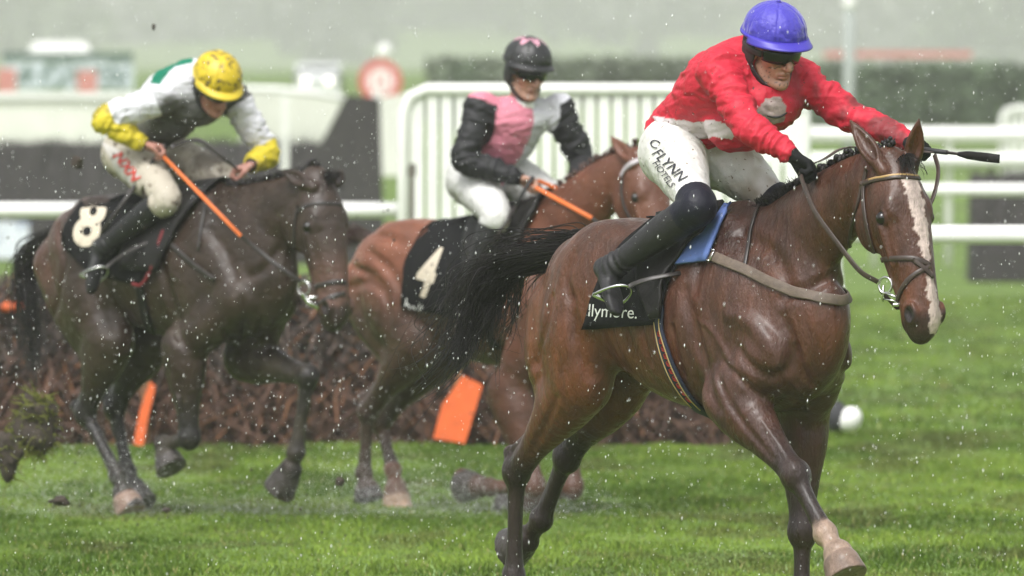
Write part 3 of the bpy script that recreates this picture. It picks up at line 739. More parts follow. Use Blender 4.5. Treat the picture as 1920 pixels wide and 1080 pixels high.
def build_jockey(sp, fr, label, horse_bvh):
    px = lambda t: fr.hp(*t)
    J = {k: px(t) for k, t in sp['j'].items()}
    H = HumanHead(fr, px(sp['headc']), sp['look'], sp.get('hq', 1.0), sp.get('roll', 0)); q = 1.0
    org = J['pelvis']; root = fthing('person', label, 'person', fr, org, 'jockeys riding in the race')
    lo = np.min([*J.values(), H.c], 0) - .3; hi = np.max([*J.values(), H.c], 0) + .3
    add = lambda name, v, f, m, col=None, par=root: add_mesh(name, v, f, m, par, origin=org if par is root else (0, 0, 0), col=col)
    tor = [J[k] for k in ('pelvis', 'waist', 'mid', 'upper')]; tl = V(0, 1, 0)
    legs = [(J['hip' + s], J['knee' + s], J['ank' + s], J['toe' + s], -1 if s == 'N' else 1) for s in 'NF']
    arms = [(J['sh' + s], J['el' + s], J['wr' + s], J['hd' + s], -1 if s == 'N' else 1) for s in 'NF']
    # skin: one continuous figure
    S = SDF(lo, hi, .0048)
    S.chain(tor + [J['neck']], [.115, .115, .125, .125, .05], [.10, .09, .105, .09, .05], tl, k=.03)
    for a, b, c, d, s_ in arms:
        S.chain([J['upper'], a], [.07, .055], k=.03, smooth=False); S.chain([a, (a + b) / 2, b], [.048, .042, .036], k=.02); S.chain([b, b + (c - b) * .35, c], [.037, .036, .024], k=.02)
    for a, b, c, d, s_ in legs:
        S.chain([a, (a + b) / 2, b], [.085, .072, .050], k=.03); S.chain([b, b + (c - b) * .35, c], [.048, .050, .033], k=.02); S.chain([c, c + unit(c - b) * .03], [.030, .026], k=.02, smooth=False)
    human_head(S, H, J['neck'])
    HD = []
    for (a, b, c, d, s_), hs in zip(arms, sp['hands']):
        dd = unit(d - c); pn = V(*hs[0]); th = V(*hs[1]); HD.append((c, dd, pn, th)); hand(S, c + dd * .01, dd, pn, th, 1.0)
    v, f = S.mesh(); fa, la, ua = H.inv(v); skin = np.array(sp['skin'])
    c = np.repeat(skin[None], len(v), 0) * (.8 + .4 * fbm(v * 30, 3))[:, None]
    cheek = np.exp(-((fa - .07) ** 2 + (np.abs(la) - .04) ** 2 + (ua + .03) ** 2) / .0009)[:, None]; c = c * (1 - cheek * .35) + skin * np.array([1.25, .72, .65]) * cheek * .35
    lips = ((fa > .07) & (np.abs(la) < .027) & (ua > -.088) & (ua < -.064))[:, None] * .55; c = c * (1 - lips) + np.array([.30, .09, .07]) * lips
    hairm = ((ua > .02) | (fa < -.02) & (ua > -.06))[:, None] * (np.linalg.norm(v - H.c, axis=1) < .16)[:, None] * 1.0; c = c * (1 - hairm) + np.array([.03, .02, .015]) * hairm
    mud = sstep(.64, .72, fbm(v * 90, 3))[:, None] * (np.linalg.norm(v - H.c, axis=1) < .16)[:, None] * .8; c = c * (1 - mud) + np.array([.06, .045, .035]) * mud
    body = add('body', v, f, M_skin, c)
    # jacket
    S = SDF(lo, hi, .0062); w = sp.get('puff', 1.0)
    S.chain(tor, np.array([.155, .145, .170, .165]) * w, np.array([.142, .125, .138, .115]) * w, tl, k=.04)
    S.chain([J['upper'], J['upper'] + (J['neck'] - J['upper']) * .75], [.11, .068], k=.03, smooth=False)
    for a, b, c, d, s_ in arms:
        S.chain([J['upper'], a], [.09, .072], k=.05, smooth=False); S.chain([a, a + (b - a) * .5, b, b + (c - b) * .5, c - (c - b) * .06], np.array([.073, .066, .058, .052, .036]) * sp.get('sleeve', 1.0), k=.03, n=6)
    for e_ in sp.get('jacket_extra', []): S.ell(px(e_[0]), e_[1], k=.05)
    pd = unit(J['pelvis'] - J['waist']); S.slab(J['pelvis'], pd, sp.get('hem', .02))
    for a, b, c, d, s_ in arms: S.cut(c + unit(c - b) * .004, c - b, .07)
    v, f = S.mesh(); ra = np.minimum(*[np.minimum(seg_dist(v, a, b)[0], seg_dist(v, b, c)[0]) for a, b, c, d, s_ in arms])
    v2 = folds(v, S, .010, 15, sp.get('seed', 1), (.55, .6, 1.5)); nn0 = S.grad(v); sv = np.min([np.where(seg_dist(v, a, b)[0] < .1, seg_dist(v, a, b)[1], 9) for a, b in [(q_[0], q_[1]) for q_ in arms] + [(q_[1], q_[2]) for q_ in arms]], 0); wr_ = (1 - np.abs(2 * fbm(np.column_stack([np.minimum(sv, 2) * 9 + v[:, 2] * 6, v[:, 1] * 7, v[:, 0] * 5]), 2) - 1) * 3.0); v2 = v2 + nn0 * (.007 * np.maximum(wr_, -.4) * (sv < 2))[:, None]; v2 = v2 + S.grad(v) * (.003 * (fbm(v * np.array([22, 25, 60]), 2) - .5))[:, None]
    jk = add('jacket', v2, f, sp['m_jacket'], sp['paint_jacket'](v, arms, fr, J))
    Bj = bvh_of(v2, f)
    # collar
    cb = MB(); ax = unit(H(-.03, 0, -.05) - J['neck']); u1 = unit(np.cross(ax, V(0, 1, .1))); u2 = np.cross(ax, u1); cc = J['neck'] + ax * .0
    cb.tube([cc - ax * .03 + .001 * u1, cc - ax * .01, cc + ax * .018], [.080, .072, .066], 24); cb.build('collar', sp['m_collar'], root, origin=org)
    # breeches
    S = SDF(lo, hi, .0062); S.chain([J['pelvis'] + (J['waist'] - J['pelvis']) * .55, J['pelvis']], [.125, .148], [.10, .128], tl, k=.03, smooth=False)
    for a, b, c, d, s_ in legs:
        be = sp.get('breech_end', .10); kb = b + (c - b) * be if be > 0 else b + (b - a) * be
        S.chain([a, a + (b - a) * .45, b, kb] if be > 0 else [a, a + (b - a) * .35, a + (b - a) * .7, kb], np.array([.122, .102, .074, .066]), k=.045, n=5); S.ell(a + V(-.03, 0, .0), (.122, .10, .12), k=.04)
        S.cut(kb, c - b if be > 0 else b - a, .12)
    v, f = S.mesh(); v2 = folds(v, S, .006, 16, 5 + sp.get('seed', 1), (1.3, .7, .6)); br = add('breeches', v2, f, sp['m_breech'], sp['paint_breech'](v, fr, J))
    Bb = bvh_of(v2, f)
    # boots
    bo = []
    for a, b, c, d, s_ in legs:
        S = SDF(np.min([b, c, d], 0) - .13, np.max([b, c, d], 0) + .13, .0058)
        ov = sp.get('over', 0); S.chain(([b + (a - b) * ov] if ov else []) + [b, b + (c - b) * .12, b + (c - b) * .38, b + (c - b) * .8, c], ([.074] if ov else []) + [.074 if ov else .068, .068 if ov else .066, .064, .047, .044], k=.02)
        ft = unit(d - c); sn = unit(c - b); heel = c + sn * .045 - ft * .025; bl = unit(np.cross(ft, sn))
        S.chain([c, heel], [.044, .034], k=.03, smooth=False)
        S.chain([heel + ft * .0, c + sn * .045 + ft * .09, c + sn * .05 + ft * .17, c + sn * .055 + ft * .205], [.034, .042, .040, .028], [.030, .030, .024, .016], bl, k=.03)
        S.cut(b + (c - b) * .02, b - c, .10) if not ov else S.cut(b + (a - b) * ov, a - b, .12)
        v, f = S.mesh(); t = np.clip(((v - b) @ (c - b)) / ((c - b) @ (c - b)), 0, 1.2)[:, None]
        cu = np.where(t < sp.get('cuff', .3), np.array(sp['cuffcol']), np.array(sp['bootcol']))
        S2 = S; v2 = v + S.grad(v) * (.004 * np.sin(t * 95) * np.exp(-((t - .93) / .10) ** 2)) + S.grad(v) * (.004 * (fbm(v * 24, 3) - .5))[:, None]
        bt = add('boot', v2, f, M_boot, np.broadcast_to(cu, v.shape)); bo.append((bvh_of(v2, f), heel, ft, sn, bl, c))
        # stirrup iron under the ball of the foot
        p = c + sn * .07 + ft * .125; mb = MB(); a_ = np.linspace(0, math.pi, 15); arch = [p + bl * (.062 * math.cos(t_)) - sn * (.125 * math.sin(t_)) + sn * .012 + ft * .01 * math.sin(t_) for t_ in a_]
        mb.tube(arch, .0062, 8); mb.tube([p + bl * .064 + sn * .012, p - bl * .064 + sn * .012], .009, 8)
        st = mb.build('stirrup_iron', M_steel, root, origin=org)
        top = arch[7]; tgt = V(-.06 + J['pelvis'][0] * .1, s_ * .22, 1.38 if fr is not FR3 else 1.25)
        P = np.array([top + (tgt - top) * t_ for t_ in np.linspace(0, .96, 6)]); P = P + V(0, s_, 0) * (.04 * np.sin(np.linspace(0, math.pi, 6)))[:, None]
        MB().strap(P, np.tile(V(0, s_, .2), (6, 1)), .018, .004).build('stirrup_leather', M_leather, root, origin=org)
    # gloves
    if sp.get('gloves'):
        for (a, b, c, d, s_), (cc_, dd, pn, th) in zip(arms, HD):
            S = SDF(c - .13 + dd * .05, c + .13 + dd * .05, .0036); hand(S, c + dd * .01, dd, pn, th, 1.0, .0035)
            S.chain([c - dd * .05, c + dd * .0], [.034, .030], k=.01, smooth=False); S.cut(c - dd * .05, -dd, .08); v, f = S.mesh(); add('glove', v + S.grad(v) * (.0018 * (fbm(v * 60, 3) - .5))[:, None], f, M_glove)
            if s_ > 0 and sp.get('stud'): MB().sphere(c - dd * .022 + unit(fr.loc(CAMP) - c) * .031, .010, 12, 8).build('glove_stud', M_white, root, origin=org)
    else:
        for a, b, c, d, s_ in arms: MB().tube([c - unit(c - b) * .015, c + unit(c - b) * .018], [.040, .033], 16).build('cuff', M_glove, root, origin=org)
    # helmet
    S = SDF(H.c - .24, H.c + .24, .0046); S.ell(H(-.010, 0, .066), V(.131, .117, .112) * H.q * sp.get('helmet', 1), H.rot, k=0)
    n = unit(H.u * -1 + H.f * -.02); S.slab(H(0, 0, .050), n, 0)
    S.ell(H(-.010, 0, .045), V(.116, .102, .11) * H.q, H.rot, k=.003, sub=True)
    v, f = S.mesh(); hl = (v - H.c) @ np.array(H.rot).T / H.q
    ang = np.arctan2(hl[:, 1], hl[:, 0] + .01); seam = np.exp(-(((ang * 6 / (2 * math.pi)) % 1 - .5) / .035) ** 2); rr = fbm(np.column_stack([ang * 5 + hl[:, 2] * 9, hl[:, 2] * 34, hl[:, 0] * 10]), 3); low = sstep(.13, .06, hl[:, 2])[:, None]
    v2 = v + S.grad(v) * (-.003 * seam + (.005 + .009 * low[:, 0]) * (rr - .5))[:, None]
    shell = add('helmet', v2, f, sp['m_helmet'], sp['paint_helmet'](hl, v))
    mb = MB(); nu, nv = 21, 5; pk = []
    for i in range(nv):
        for j in range(nu):
            t = (j / (nu - 1) - .5) * 3.0; rad = 1 + .36 * (i / (nv - 1)) * math.cos(t) ** .7 if abs(t) < 1.55 else 1
            pk.append(H(-.010 + .127 * rad * math.cos(t), .115 * rad ** .5 * math.sin(t), .056 - .018 * (i / (nv - 1)) - .010 * (math.sin(t) ** 2) * (i / (nv - 1))))
    pf = [(i * nu + j, i * nu + j + 1, (i + 1) * nu + j + 1, (i + 1) * nu + j) for i in range(nv - 1) for j in range(nu - 1)]
    pe = add_mesh('peak', np.array(pk), pf, sp['m_peak'], shell, origin=(0, 0, 0)); pe.location = (0, 0, 0)
    pe.matrix_parent_inverse = Matrix(); pe.data.transform(Matrix.Translation(-Vector(org))); md = pe.modifiers.new('thickness', 'SOLIDIFY'); md.thickness = .005
    mb = MB(); mb.sphere(H(-.010, 0, .178), V(.010, .010, .004) * 1.0, 12, 6, H.rot); bt = mb.build('button', sp['m_peak'], shell); bt.data.transform(Matrix.Translation(-Vector(org)))
    a_ = np.linspace(0, 2 * math.pi, 40); mb = MB(); mb.tube([H(-.010 + .127 * math.cos(t), .113 * math.sin(t), .052) for t in a_], .0075, 8, cap=False); bb = mb.build('helmet_band', sp['m_peak'], shell); bb.data.transform(Matrix.Translation(-Vector(org)))
    # harness
    mb = MB()
    for c_ in (-1, 1):
        P = np.array([H(-.02, c_ * .098, .052), H(-.022, c_ * .092, -.03), H(.010, c_ * .076, -.085), H(.045, c_ * .045, -.122), H(.060, 0, -.133)]); mb.strap(catmull(P, 4), np.array([H.l * c_ + H.u * -.2 * i / 16 for i in range(17)]), .026, .006)
        P = np.array([H(-.085, c_ * .070, .052), H(-.065, c_ * .083, -.03), H(-.01, c_ * .082, -.065)]); mb.strap(catmull(P, 4), np.array([H.l * c_] * 9), .030, .006)
        mb.sphere(H(-.03, c_ * .088, -.015), V(.045, .012, .05), 14, 10, H.rot)
    mb.sphere(H(-.075, 0, -.03), V(.045, .07, .055), 14, 10, H.rot); mb.build('chin_harness', M_harness, root, origin=org)
    # goggles
    for kk, (u0, m_) in enumerate(sp['goggles']):
        v_, f_ = [], []; nu, nv = 29, 9
        for i in range(nv):
            s1 = i / (nv - 1) * 2 - 1
            for j in range(nu):
                t = (j / (nu - 1) * 2 - 1); ang = t * 1.12; rad = (.106 if u0 < .02 else .108) + .006 * (1 - s1 * s1); hgt = (.025 if u0 < .02 else .016) * (1 - .30 * abs(t) ** 3) * (1 - .62 * math.exp(-(t / .16) ** 2) * (s1 < 0))
                rad *= (1 + .05 * math.exp(-(t / .2) ** 2)); v_.append(H(rad * math.cos(ang) * 1.0 + .002, .088 * math.sin(ang) * 1.03, u0 + s1 * hgt))
        f_ = [(i * nu + j, i * nu + j + 1, (i + 1) * nu + j + 1, (i + 1) * nu + j) for i in range(nv - 1) for j in range(nu - 1)]
        g = add('goggles', np.array(v_), f_, m_); md = g.modifiers.new('thickness', 'SOLIDIFY'); md.thickness = .007
    mb = MB(); ar = np.linspace(math.pi * .32, math.pi * 1.68, 30); P = np.array([H(-.012 + .118 * math.cos(t), .100 * math.sin(t), sp['goggles'][0][0] + .004) for t in ar]); mb.strap(P, P - H(-.012, 0, 0), .024, .004); mb.build('goggle_strap', M_harness, root, origin=org)
    return dict(root=root, org=org, J=J, H=H, arms=arms, legs=legs, hands=HD, boots=bo, Bj=Bj, Bb=Bb)

M_skin = mat('skin', attr=True, rough=.42, var=.10, vscale=60, bump=.0012, bscale=260, spec=.5)
M_boot = mat('boot_leather', attr=True, rough=.5, rvar=.1, bump=.0015, bscale=120, spec=.3, spots=(.16, .15, .14), sscale=150, samount=.70)
M_leather = mat('leather', (.030, .025, .024), rough=.42, var=.3, vscale=50, spec=.5)
M_leather_b = mat('bridle_leather', (.040, .026, .020), rough=.40, var=.3, vscale=60)
M_steel = mat('steel', (.62, .62, .62), rough=.22, metal=1)
M_glove = mat('glove_wool', (.008, .008, .009), rough=.85, spec=.2, bump=.0015, bscale=220)
M_white = mat('white_plastic', (.78, .78, .76), rough=.3)
M_harness = mat('harness', (.018, .018, .019), rough=.6, bump=.001, bscale=160)
M_gog = mat('goggle_lens', (.004, .004, .005), rough=.12, coat=.15, spec=.4)
M_gog2 = mat('goggle_lens_smoke', (.05, .045, .04), rough=.12, coat=.6, spec=.8)
silk = lambda name, **k: mat(name, attr=True, rough=.58, rvar=.06, bump=.005, bscale=34, bump2=.009, bscale2=16, spec=.28, **k)
M_silk1 = silk('silk_red', spots=(.09, .035, .03), sscale=60, samount=.66)
M_silk2 = silk('silk_white', spots=(.12, .11, .10), sscale=30, samount=.66)
M_silk3 = silk('silk_pink')
M_breech = mat('breeches_nylon', attr=True, rough=.5, bump=.005, bscale=34, bump2=.008, bscale2=14, spots=(.16, .12, .07), sscale=60, samount=.655, spec=.4)
M_breech2 = mat('breeches_muddy', attr=True, rough=.6, bump=.003, bscale=34, spots=(.14, .11, .08), sscale=24, samount=.58)
M_capb = mat('cap_silk_blue', attr=True, rough=.5, bump=.004, bscale=60, bump2=.006, bscale2=22, sheen=.3, spots=(.05, .04, .10), sscale=70, samount=.72)
M_capy = mat('cap_silk_yellow', attr=True, rough=.45, bump=.003, bscale=50, coat=.1, spots=(.13, .09, .02), sscale=36, samount=.53)
M_capk = mat('cap_silk_black', attr=True, rough=.42, bump=.002, bscale=50)
M_peakb = mat('peak_blue', (.048, .034, .36), rough=.4); M_peaky = mat('peak_yellow', (.62, .47, .03), rough=.4); M_peakk = mat('peak_black', (.018, .018, .02), rough=.45)

def fill(v, c): return np.repeat(np.array(c, float)[None], len(v), 0)
def project(v, fr):                     # photo pixel of frame points
    w = fr.wor(v) - CAMP; z = w @ _F; return 960 + FPX * (w @ _X) / z, 540 - FPX * (w @ _U) / z
def in_poly(x, y, P):
    r = np.zeros(len(x), bool); n = len(P)
    for i in range(n):
        (a, b), (c, d) = P[i], P[(i + 1) % n]; m = ((b > y) != (d > y)) & (x < (c - a) * (y - b) / (d - b + 1e-9) + a); r ^= m
    return r
RED = (.50, .020, .042); WH = (.66, .66, .67)
def torso_coord(v, J): return seg_dist(v, J['pelvis'], J['upper'])[1]
def paint1(v, arms, fr, J):
    c = fill(v, RED); x, y = project(v, fr); ad = np.minimum(*[np.minimum(seg_dist(v, a, b)[0] / .085, seg_dist(v, b, d)[0] / .075) for a, b, d, e, s_ in arms])
    nn = (fbm(v * 20, 2) - .5) * 4
    band = in_poly(x + nn, y + nn, [(1225, 218), (1262, 222), (1300, 230), (1335, 224), (1362, 232), (1388, 240), (1372, 262), (1340, 256), (1300, 264), (1275, 272), (1248, 250), (1232, 238)]) | in_poly(x, y, [(1408, 240), (1420, 205), (1436, 184), (1462, 182), (1474, 200), (1470, 226), (1440, 238)])
    c[band & (ad > .86) & ((x < 1400) | (ad > 1.12))] = (.56, .50, .51); st_ = band & (x > 1400) & (ad > 1.12); c[st_] = np.array([.36, .29, .27]) * (.4 + fbm(v * 40, 3))[st_][:, None]
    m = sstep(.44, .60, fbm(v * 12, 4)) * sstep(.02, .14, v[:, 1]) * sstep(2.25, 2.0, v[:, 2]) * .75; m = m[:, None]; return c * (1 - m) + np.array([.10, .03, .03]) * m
def paintb1(v, fr, J):
    c = fill(v, (.66, .66, .64)); m = (sstep(.36, .60, fbm(v * 8, 3)) * (.25 + .75 * sstep(-.12, .06, v[:, 1])) * .8)[:, None]; return c * (1 - m) + np.array([.30, .25, .18]) * m
def cap1(hl, v): return fill(v, (.042, .030, .38))

sp_j1 = dict(j=dict(pelvis=(1276, 270, 0), waist=(1318, 212, 0), mid=(1362, 160, 0), upper=(1408, 128, 0), neck=(1424, 112, .01),
    shN=(1345, 132, -.175), elN=(1404, 236, -.20), wrN=(1484, 290, -.12), hdN=(1525, 318, -.07), shF=(1500, 150, .18), elF=(1588, 213, .30), wrF=(1708, 268, .40), hdF=(1762, 284, .38),
    hipN=(1262, 286, -.11), kneeN=(1308, 388, -.235), ankN=(1150, 500, -.345), toeN=(1178, 590, -.40), hipF=(1350, 290, .11), kneeF=(1462, 385, .22), ankF=(1420, 500, .33), toeF=(1480, 560, .36)),
    helmet=.965, headc=(1451, 92, .0), look=(.50, -.79, -.30), hq=1.04, roll=3, skin=(.40, .215, .150), hands=[((.3, -.2, -1), (0, 1, .5)), ((-.2, -.6, -.9), (-.2, -1, .6))],
    m_jacket=M_silk1, m_collar=M_silk1, paint_jacket=paint1, m_breech=M_breech, paint_breech=paintb1, bootcol=(.022, .021, .023), cuffcol=(.007, .007, .016), cuff=.17, breech_end=-.10, over=.16,
    gloves=True, stud=True, jacket_extra=[((1440, 192, .02), (.10, .14, .11)), ((1385, 236, 0), (.11, .13, .10))], m_helmet=M_capb, paint_helmet=cap1, m_peak=M_peakb, goggles=[(-.003, M_gog), (.034, M_gog)], puff=1.06, seed=2, hem=-.02)
YEL = (.58, .47, .03)
def paint2(v, arms, fr, J):
    c = fill(v, (.62, .62, .66)); x, y = project(v, fr); ax = unit(J['upper'] - J['waist']); t = (v - J['waist']) @ ax
    ad = np.minimum(*[np.minimum(seg_dist(v, a, b)[0] / .082, seg_dist(v, b, d)[0] / .075) for a, b, d, e, s_ in arms])
    back = (v[:, 2] - (J['waist'][2] + (v[:, 0] - J['waist'][0]) * .45)); hoop2 = in_poly(x, y, [(222, 172), (252, 122), (274, 118), (242, 174)]) | in_poly(x, y, [(280, 155), (312, 108), (362, 98), (362, 116), (326, 124), (300, 158)])
    hoop = (((t > -.03) & (t < .04)) | ((t > .12) & (t < .19))) & (ad > .92) & (back > -.05); c[hoop2 & (ad > .8)] = (.0, .16, .09)
    mu = (sstep(.02, -.10, back + (fbm(v * 10, 3) - .5) * .12) * (ad > .95) * .93)[:, None]; c = c * (1 - mu) + np.array([.055, .053, .048]) * mu
    for a, b, d, e, s_ in arms:
        ds, t = seg_dist(v, b, d); y_ = (ds < .095) & ((ds < seg_dist(v, a, b)[0] - .004) | (seg_dist(v, a, b)[1] > .86)); c[y_] = YEL
        m = (y_ * sstep(.45, .62, fbm(v * 10, 3)) * .6)[:, None]; c = c * (1 - m) + np.array([.16, .13, .03]) * m
    return c
def paintb2(v, fr, J):
    c = fill(v, (.42, .38, .31)); m = (sstep(.40, .6, fbm(v * 7, 3)) * sstep(-.1, .12, v[:, 1]) * .8)[:, None]; c = c * (1 - m) + np.array([.13, .11, .09]) * m
    x, y = project(v, fr); c[in_poly(x, y, [(190, 265), (222, 280), (262, 330), (250, 352), (222, 330)])] = (.55, .52, .50); return c
sp_j2 = dict(j=dict(pelvis=(262, 276, 0), waist=(292, 226, 0), mid=(325, 182, 0), upper=(362, 156, 0), neck=(380, 148, .01),
    shN=(306, 182, -.18), elN=(197, 226, -.40), wrN=(268, 270, -.25), hdN=(305, 284, -.17), shF=(438, 182, .19), elF=(500, 286, .32), wrF=(472, 308, .14), hdF=(438, 322, .07),
    hipN=(240, 288, -.11), kneeN=(312, 372, -.235), ankN=(196, 462, -.34), toeN=(185, 528, -.40), hipF=(310, 292, .12), kneeF=(438, 342, .22), ankF=(420, 470, .33), toeF=(450, 520, .36)),
    headc=(404, 162, .0), look=(.42, -.66, -.62), hq=1.02, roll=6, skin=(.36, .17, .13), hands=[((.5, -.1, -1), (.3, 1, .6)), ((-.4, -.5, -.8), (0, -1, .6))],
    m_jacket=M_silk2, m_collar=M_harness, paint_jacket=paint2, m_breech=M_breech2, paint_breech=paintb2, bootcol=(.016, .016, .017), cuffcol=(.016, .016, .017), breech_end=.16,
    m_helmet=M_capy, paint_helmet=lambda hl, v: fill(v, (.60, .44, .015)), m_peak=M_peaky, jacket_extra=[((368, 196, .02), (.12, .14, .11)), ((322, 222, 0), (.13, .13, .11))], goggles=[(.004, M_gog2)], puff=1.0, seed=4, hem=-.01, sleeve=1.05)
def paint3(v, arms, fr, J):
    x, y = project(v, fr); c = fill(v, (.58, .58, .62)); c[v[:, 1] < .012] = (.60, .21, .28)
    ad = np.minimum(*[np.minimum(seg_dist(v, a, b)[0] / .082, seg_dist(v, b, d)[0] / .078) for a, b, d, e, s_ in arms])
    for a, b, d, e, s_ in arms:
        ds, t = seg_dist(v, a, b); ax = unit(b - a); q = (np.minimum(ds / .096, seg_dist(v, b, d)[0] / .09) < 1) & (((v - a) @ ax > -.03) & (np.abs(v[:, 1]) > .145) | (seg_dist(v, b, d)[0] < .09) & ((v - a) @ ax > .1)); c[q] = (.018, .018, .020)
    return c
def cap3(hl, v):
    c = fill(v, (.022, .022, .024)); a = np.arctan2(hl[:, 1], hl[:, 0] + .01); r = np.hypot(hl[:, 0] + .01, hl[:, 1])
    c[(r < .062 + .022 * np.cos(6 * a)) & (hl[:, 2] > .10)] = (.60, .30, .38); c[(r < .038 + .012 * np.cos(6 * a)) & (hl[:, 2] > .10)] = (.022, .022, .024); return c
sp_j3 = dict(j=dict(pelvis=(908, 328, 0), waist=(928, 285, 0), mid=(950, 256, 0), upper=(966, 226, 0), neck=(978, 188, .01),
    shN=(902, 205, -.185), elN=(872, 298, -.29), wrN=(972, 334, -.13), hdN=(1012, 346, -.06), shF=(1046, 208, .19), elF=(1092, 300, .30), wrF=(1088, 358, .14), hdF=(1070, 388, .08),
    hipN=(885, 338, -.12), kneeN=(930, 402, -.25), ankN=(885, 520, -.33), toeN=(880, 590, -.38), hipF=(950, 325, .12), kneeF=(1058, 388, .23), ankF=(1040, 500, .33), toeF=(1070, 560, .36)),
    headc=(988, 136, .0), look=(.46, -.84, -.22), hq=1.02, roll=-2, skin=(.42, .23, .165), hands=[((.4, -.1, -1), (.3, 1, .6)), ((-.4, -.4, -.8), (0, -1, .6))],
    m_jacket=M_silk3, m_collar=M_silk3, paint_jacket=paint3, m_breech=M_breech, paint_breech=lambda v, fr, J: fill(v, (.62, .62, .60)), bootcol=(.02, .02, .021), cuffcol=(.02, .02, .021), breech_end=.2,
    m_helmet=M_capk, paint_helmet=cap3, m_peak=M_peakk, goggles=[(.002, M_gog), (.034, M_gog)], puff=.98, seed=6, hem=.0, sleeve=1.1)

# ------------------------------------------------------------------ the leading horse with its tack
def label(o, t): o['label'] = t; return o
M_sock = None
root1, S1, B1 = make_horse(sp1, FR1, 'wet bay horse with a white blaze galloping in front')
braids(B1, 'mane', .10, .93, 24, M_hair, root1, r=.017, zz=.34)
rs = np.random.RandomState(5); fl = [[H1(.02, -.03, 0), H1(.0, .03, .01 * k), H1(.03, .055, .03 * k), H1(.075, .045, .05 * k)] for k in (-1, 0, 1)]
hair('forelock', fl, 90, .0022, M_hair, root1, seed=4, spread=(.010, .012), wave=.006)
D_ = FR1.hd
tail_g = [[V(-1.06, 0, 1.46), V(-1.17, .01, 1.47), D_(958, 482, 1.25), D_(905, 518, 1.35), D_(880, 575, 1.4), D_(862, 640, 1.4), D_(838, 705, 1.35)],
          [V(-1.06, 0, 1.46), V(-1.17, .01, 1.46), D_(962, 495, 1.25), D_(918, 540, 1.3), D_(895, 600, 1.35), D_(880, 650, 1.35), D_(872, 700, 1.3)],
          [V(-1.06, 0, 1.46), V(-1.17, .0, 1.45), D_(958, 490, 1.2), D_(900, 530, 1.3), D_(868, 590, 1.4), D_(830, 665, 1.4), D_(750, 748, 1.4)],
          [V(-1.06, 0, 1.46), V(-1.17, .0, 1.46), D_(965, 500, 1.2), D_(935, 550, 1.3), D_(918, 600, 1.3), D_(908, 645, 1.3)]]
def clump(gs, n, seed, sd=(.012, .05)):
    q_ = np.random.RandomState(seed); out = []
    for k in range(n):
        g = np.array(gs[q_.randint(len(gs))]); t = np.linspace(0, 1, len(g))[:, None]; out.append(g + q_.normal(0, 1, 3) * (sd[0] + (sd[1] - sd[0]) * t) + q_.normal(0, .012, g.shape) * t)
    return out
hair('tail', clump(tail_g, 24, 5, (.016, .030)), 1000, .0030, M_hair, root1, seed=8, spread=(.012, .010), wave=.016, lens=(.5, 1.0))
hair('tail_wisps', clump(tail_g, 26, 6, (.02, .10)), 170, .0024, M_hair, root1, seed=18, spread=(.012, .03), wave=.07, lens=(.6, 1.0))
hair('tail_root', [[V(-1.0, 0, 1.50), V(-1.10, 0, 1.49), V(-1.19, .01, 1.47), D_(955, 500, 1.25), D_(905, 545, 1.3)]], 300, .004, M_hair, root1, seed=9, spread=(.016, .022), wave=.010, lens=(.7, 1.0))

def bridle(fr, B, root, P, w=.019, brow=(.30, .20, .09)):
    """straps, each a list of photo pixels on the near side of the head"""
    for nm, pts, ww, m in P:
        p, n = px_path(fr, B, pts, .006, 5)
        if len(p) < 3: continue
        MB().strap(p, n, ww, .006).build(nm, m, root)
M_brow = mat('browband_gold', (.42, .27, .11), rough=.35, bump=.002, bscale=150)
bridle(FR1, B1, root1, [('browband', [(1617, 345), (1645, 336), (1675, 332), (1705, 332), (1733, 337)], .020, M_leather_b), ('browband', [(1624, 340), (1650, 332), (1678, 329), (1705, 329), (1728, 333)], .009, M_brow),
    ('cheekpiece', [(1626, 318), (1620, 350), (1621, 385), (1627, 425), (1637, 465), (1648, 500), (1655, 526)], .021, M_leather_b),
    ('throatlash', [(1617, 345), (1610, 385), (1598, 420), (1592, 450), (1594, 468)], .012, M_leather_b),
    ('noseband', [(1640, 492), (1660, 486), (1690, 484), (1720, 486), (1742, 497)], .020, M_leather_b),
    ('noseband', [(1742, 500), (1722, 510), (1704, 524), (1690, 545), (1683, 568)], .018, M_leather_b),
    ('noseband', [(1712, 487), (1732, 503), (1748, 520)], .018, M_leather_b)])
near_bit = FR1.hp(1660, 535, -.075)
def ring(mb, c, n, r, t): 
    n = unit(n); a = unit(np.cross(n, V(0, 0, 1))); b = np.cross(n, a); A = np.linspace(0, 2 * math.pi, 25); return mb.tube([c + r * (math.cos(q) * a + math.sin(q) * b) for q in A], t, 8, cap=False)
mb = MB(); nrm = unit(V(.3, -.95, 0)); ring(mb, near_bit, nrm, .030, .0045); bt_ = near_bit + V(.02, 0, -.05); mb.tube([near_bit + V(-.012, 0, .0), bt_ + V(-.035, 0, -.01)], .0045, 6); mb.tube([near_bit + V(-.0, 0, -.028), near_bit + V(.05, .02, -.045)], .006, 6)
mb.tube([bt_ + V(-.035, 0, -.0), bt_ + V(.02, .02, -.008)], .004, 6); mb.tube([H1(.50, -.125, -.07), H1(.50, -.125, .07)], .007, 8)
far_bit = near_bit + H1.l * .135; ring(mb, far_bit, H1.l, .030, .0045); mb.build('bit', M_steel, root1)
MB().strap([near_bit + V(-.03, 0, -.02), H1(.50, -.16, -.03), H1(.50, -.165, .03), far_bit], [H1.n * -1] * 4, .016, .005).build('curb_strap', M_leather_b, root1)

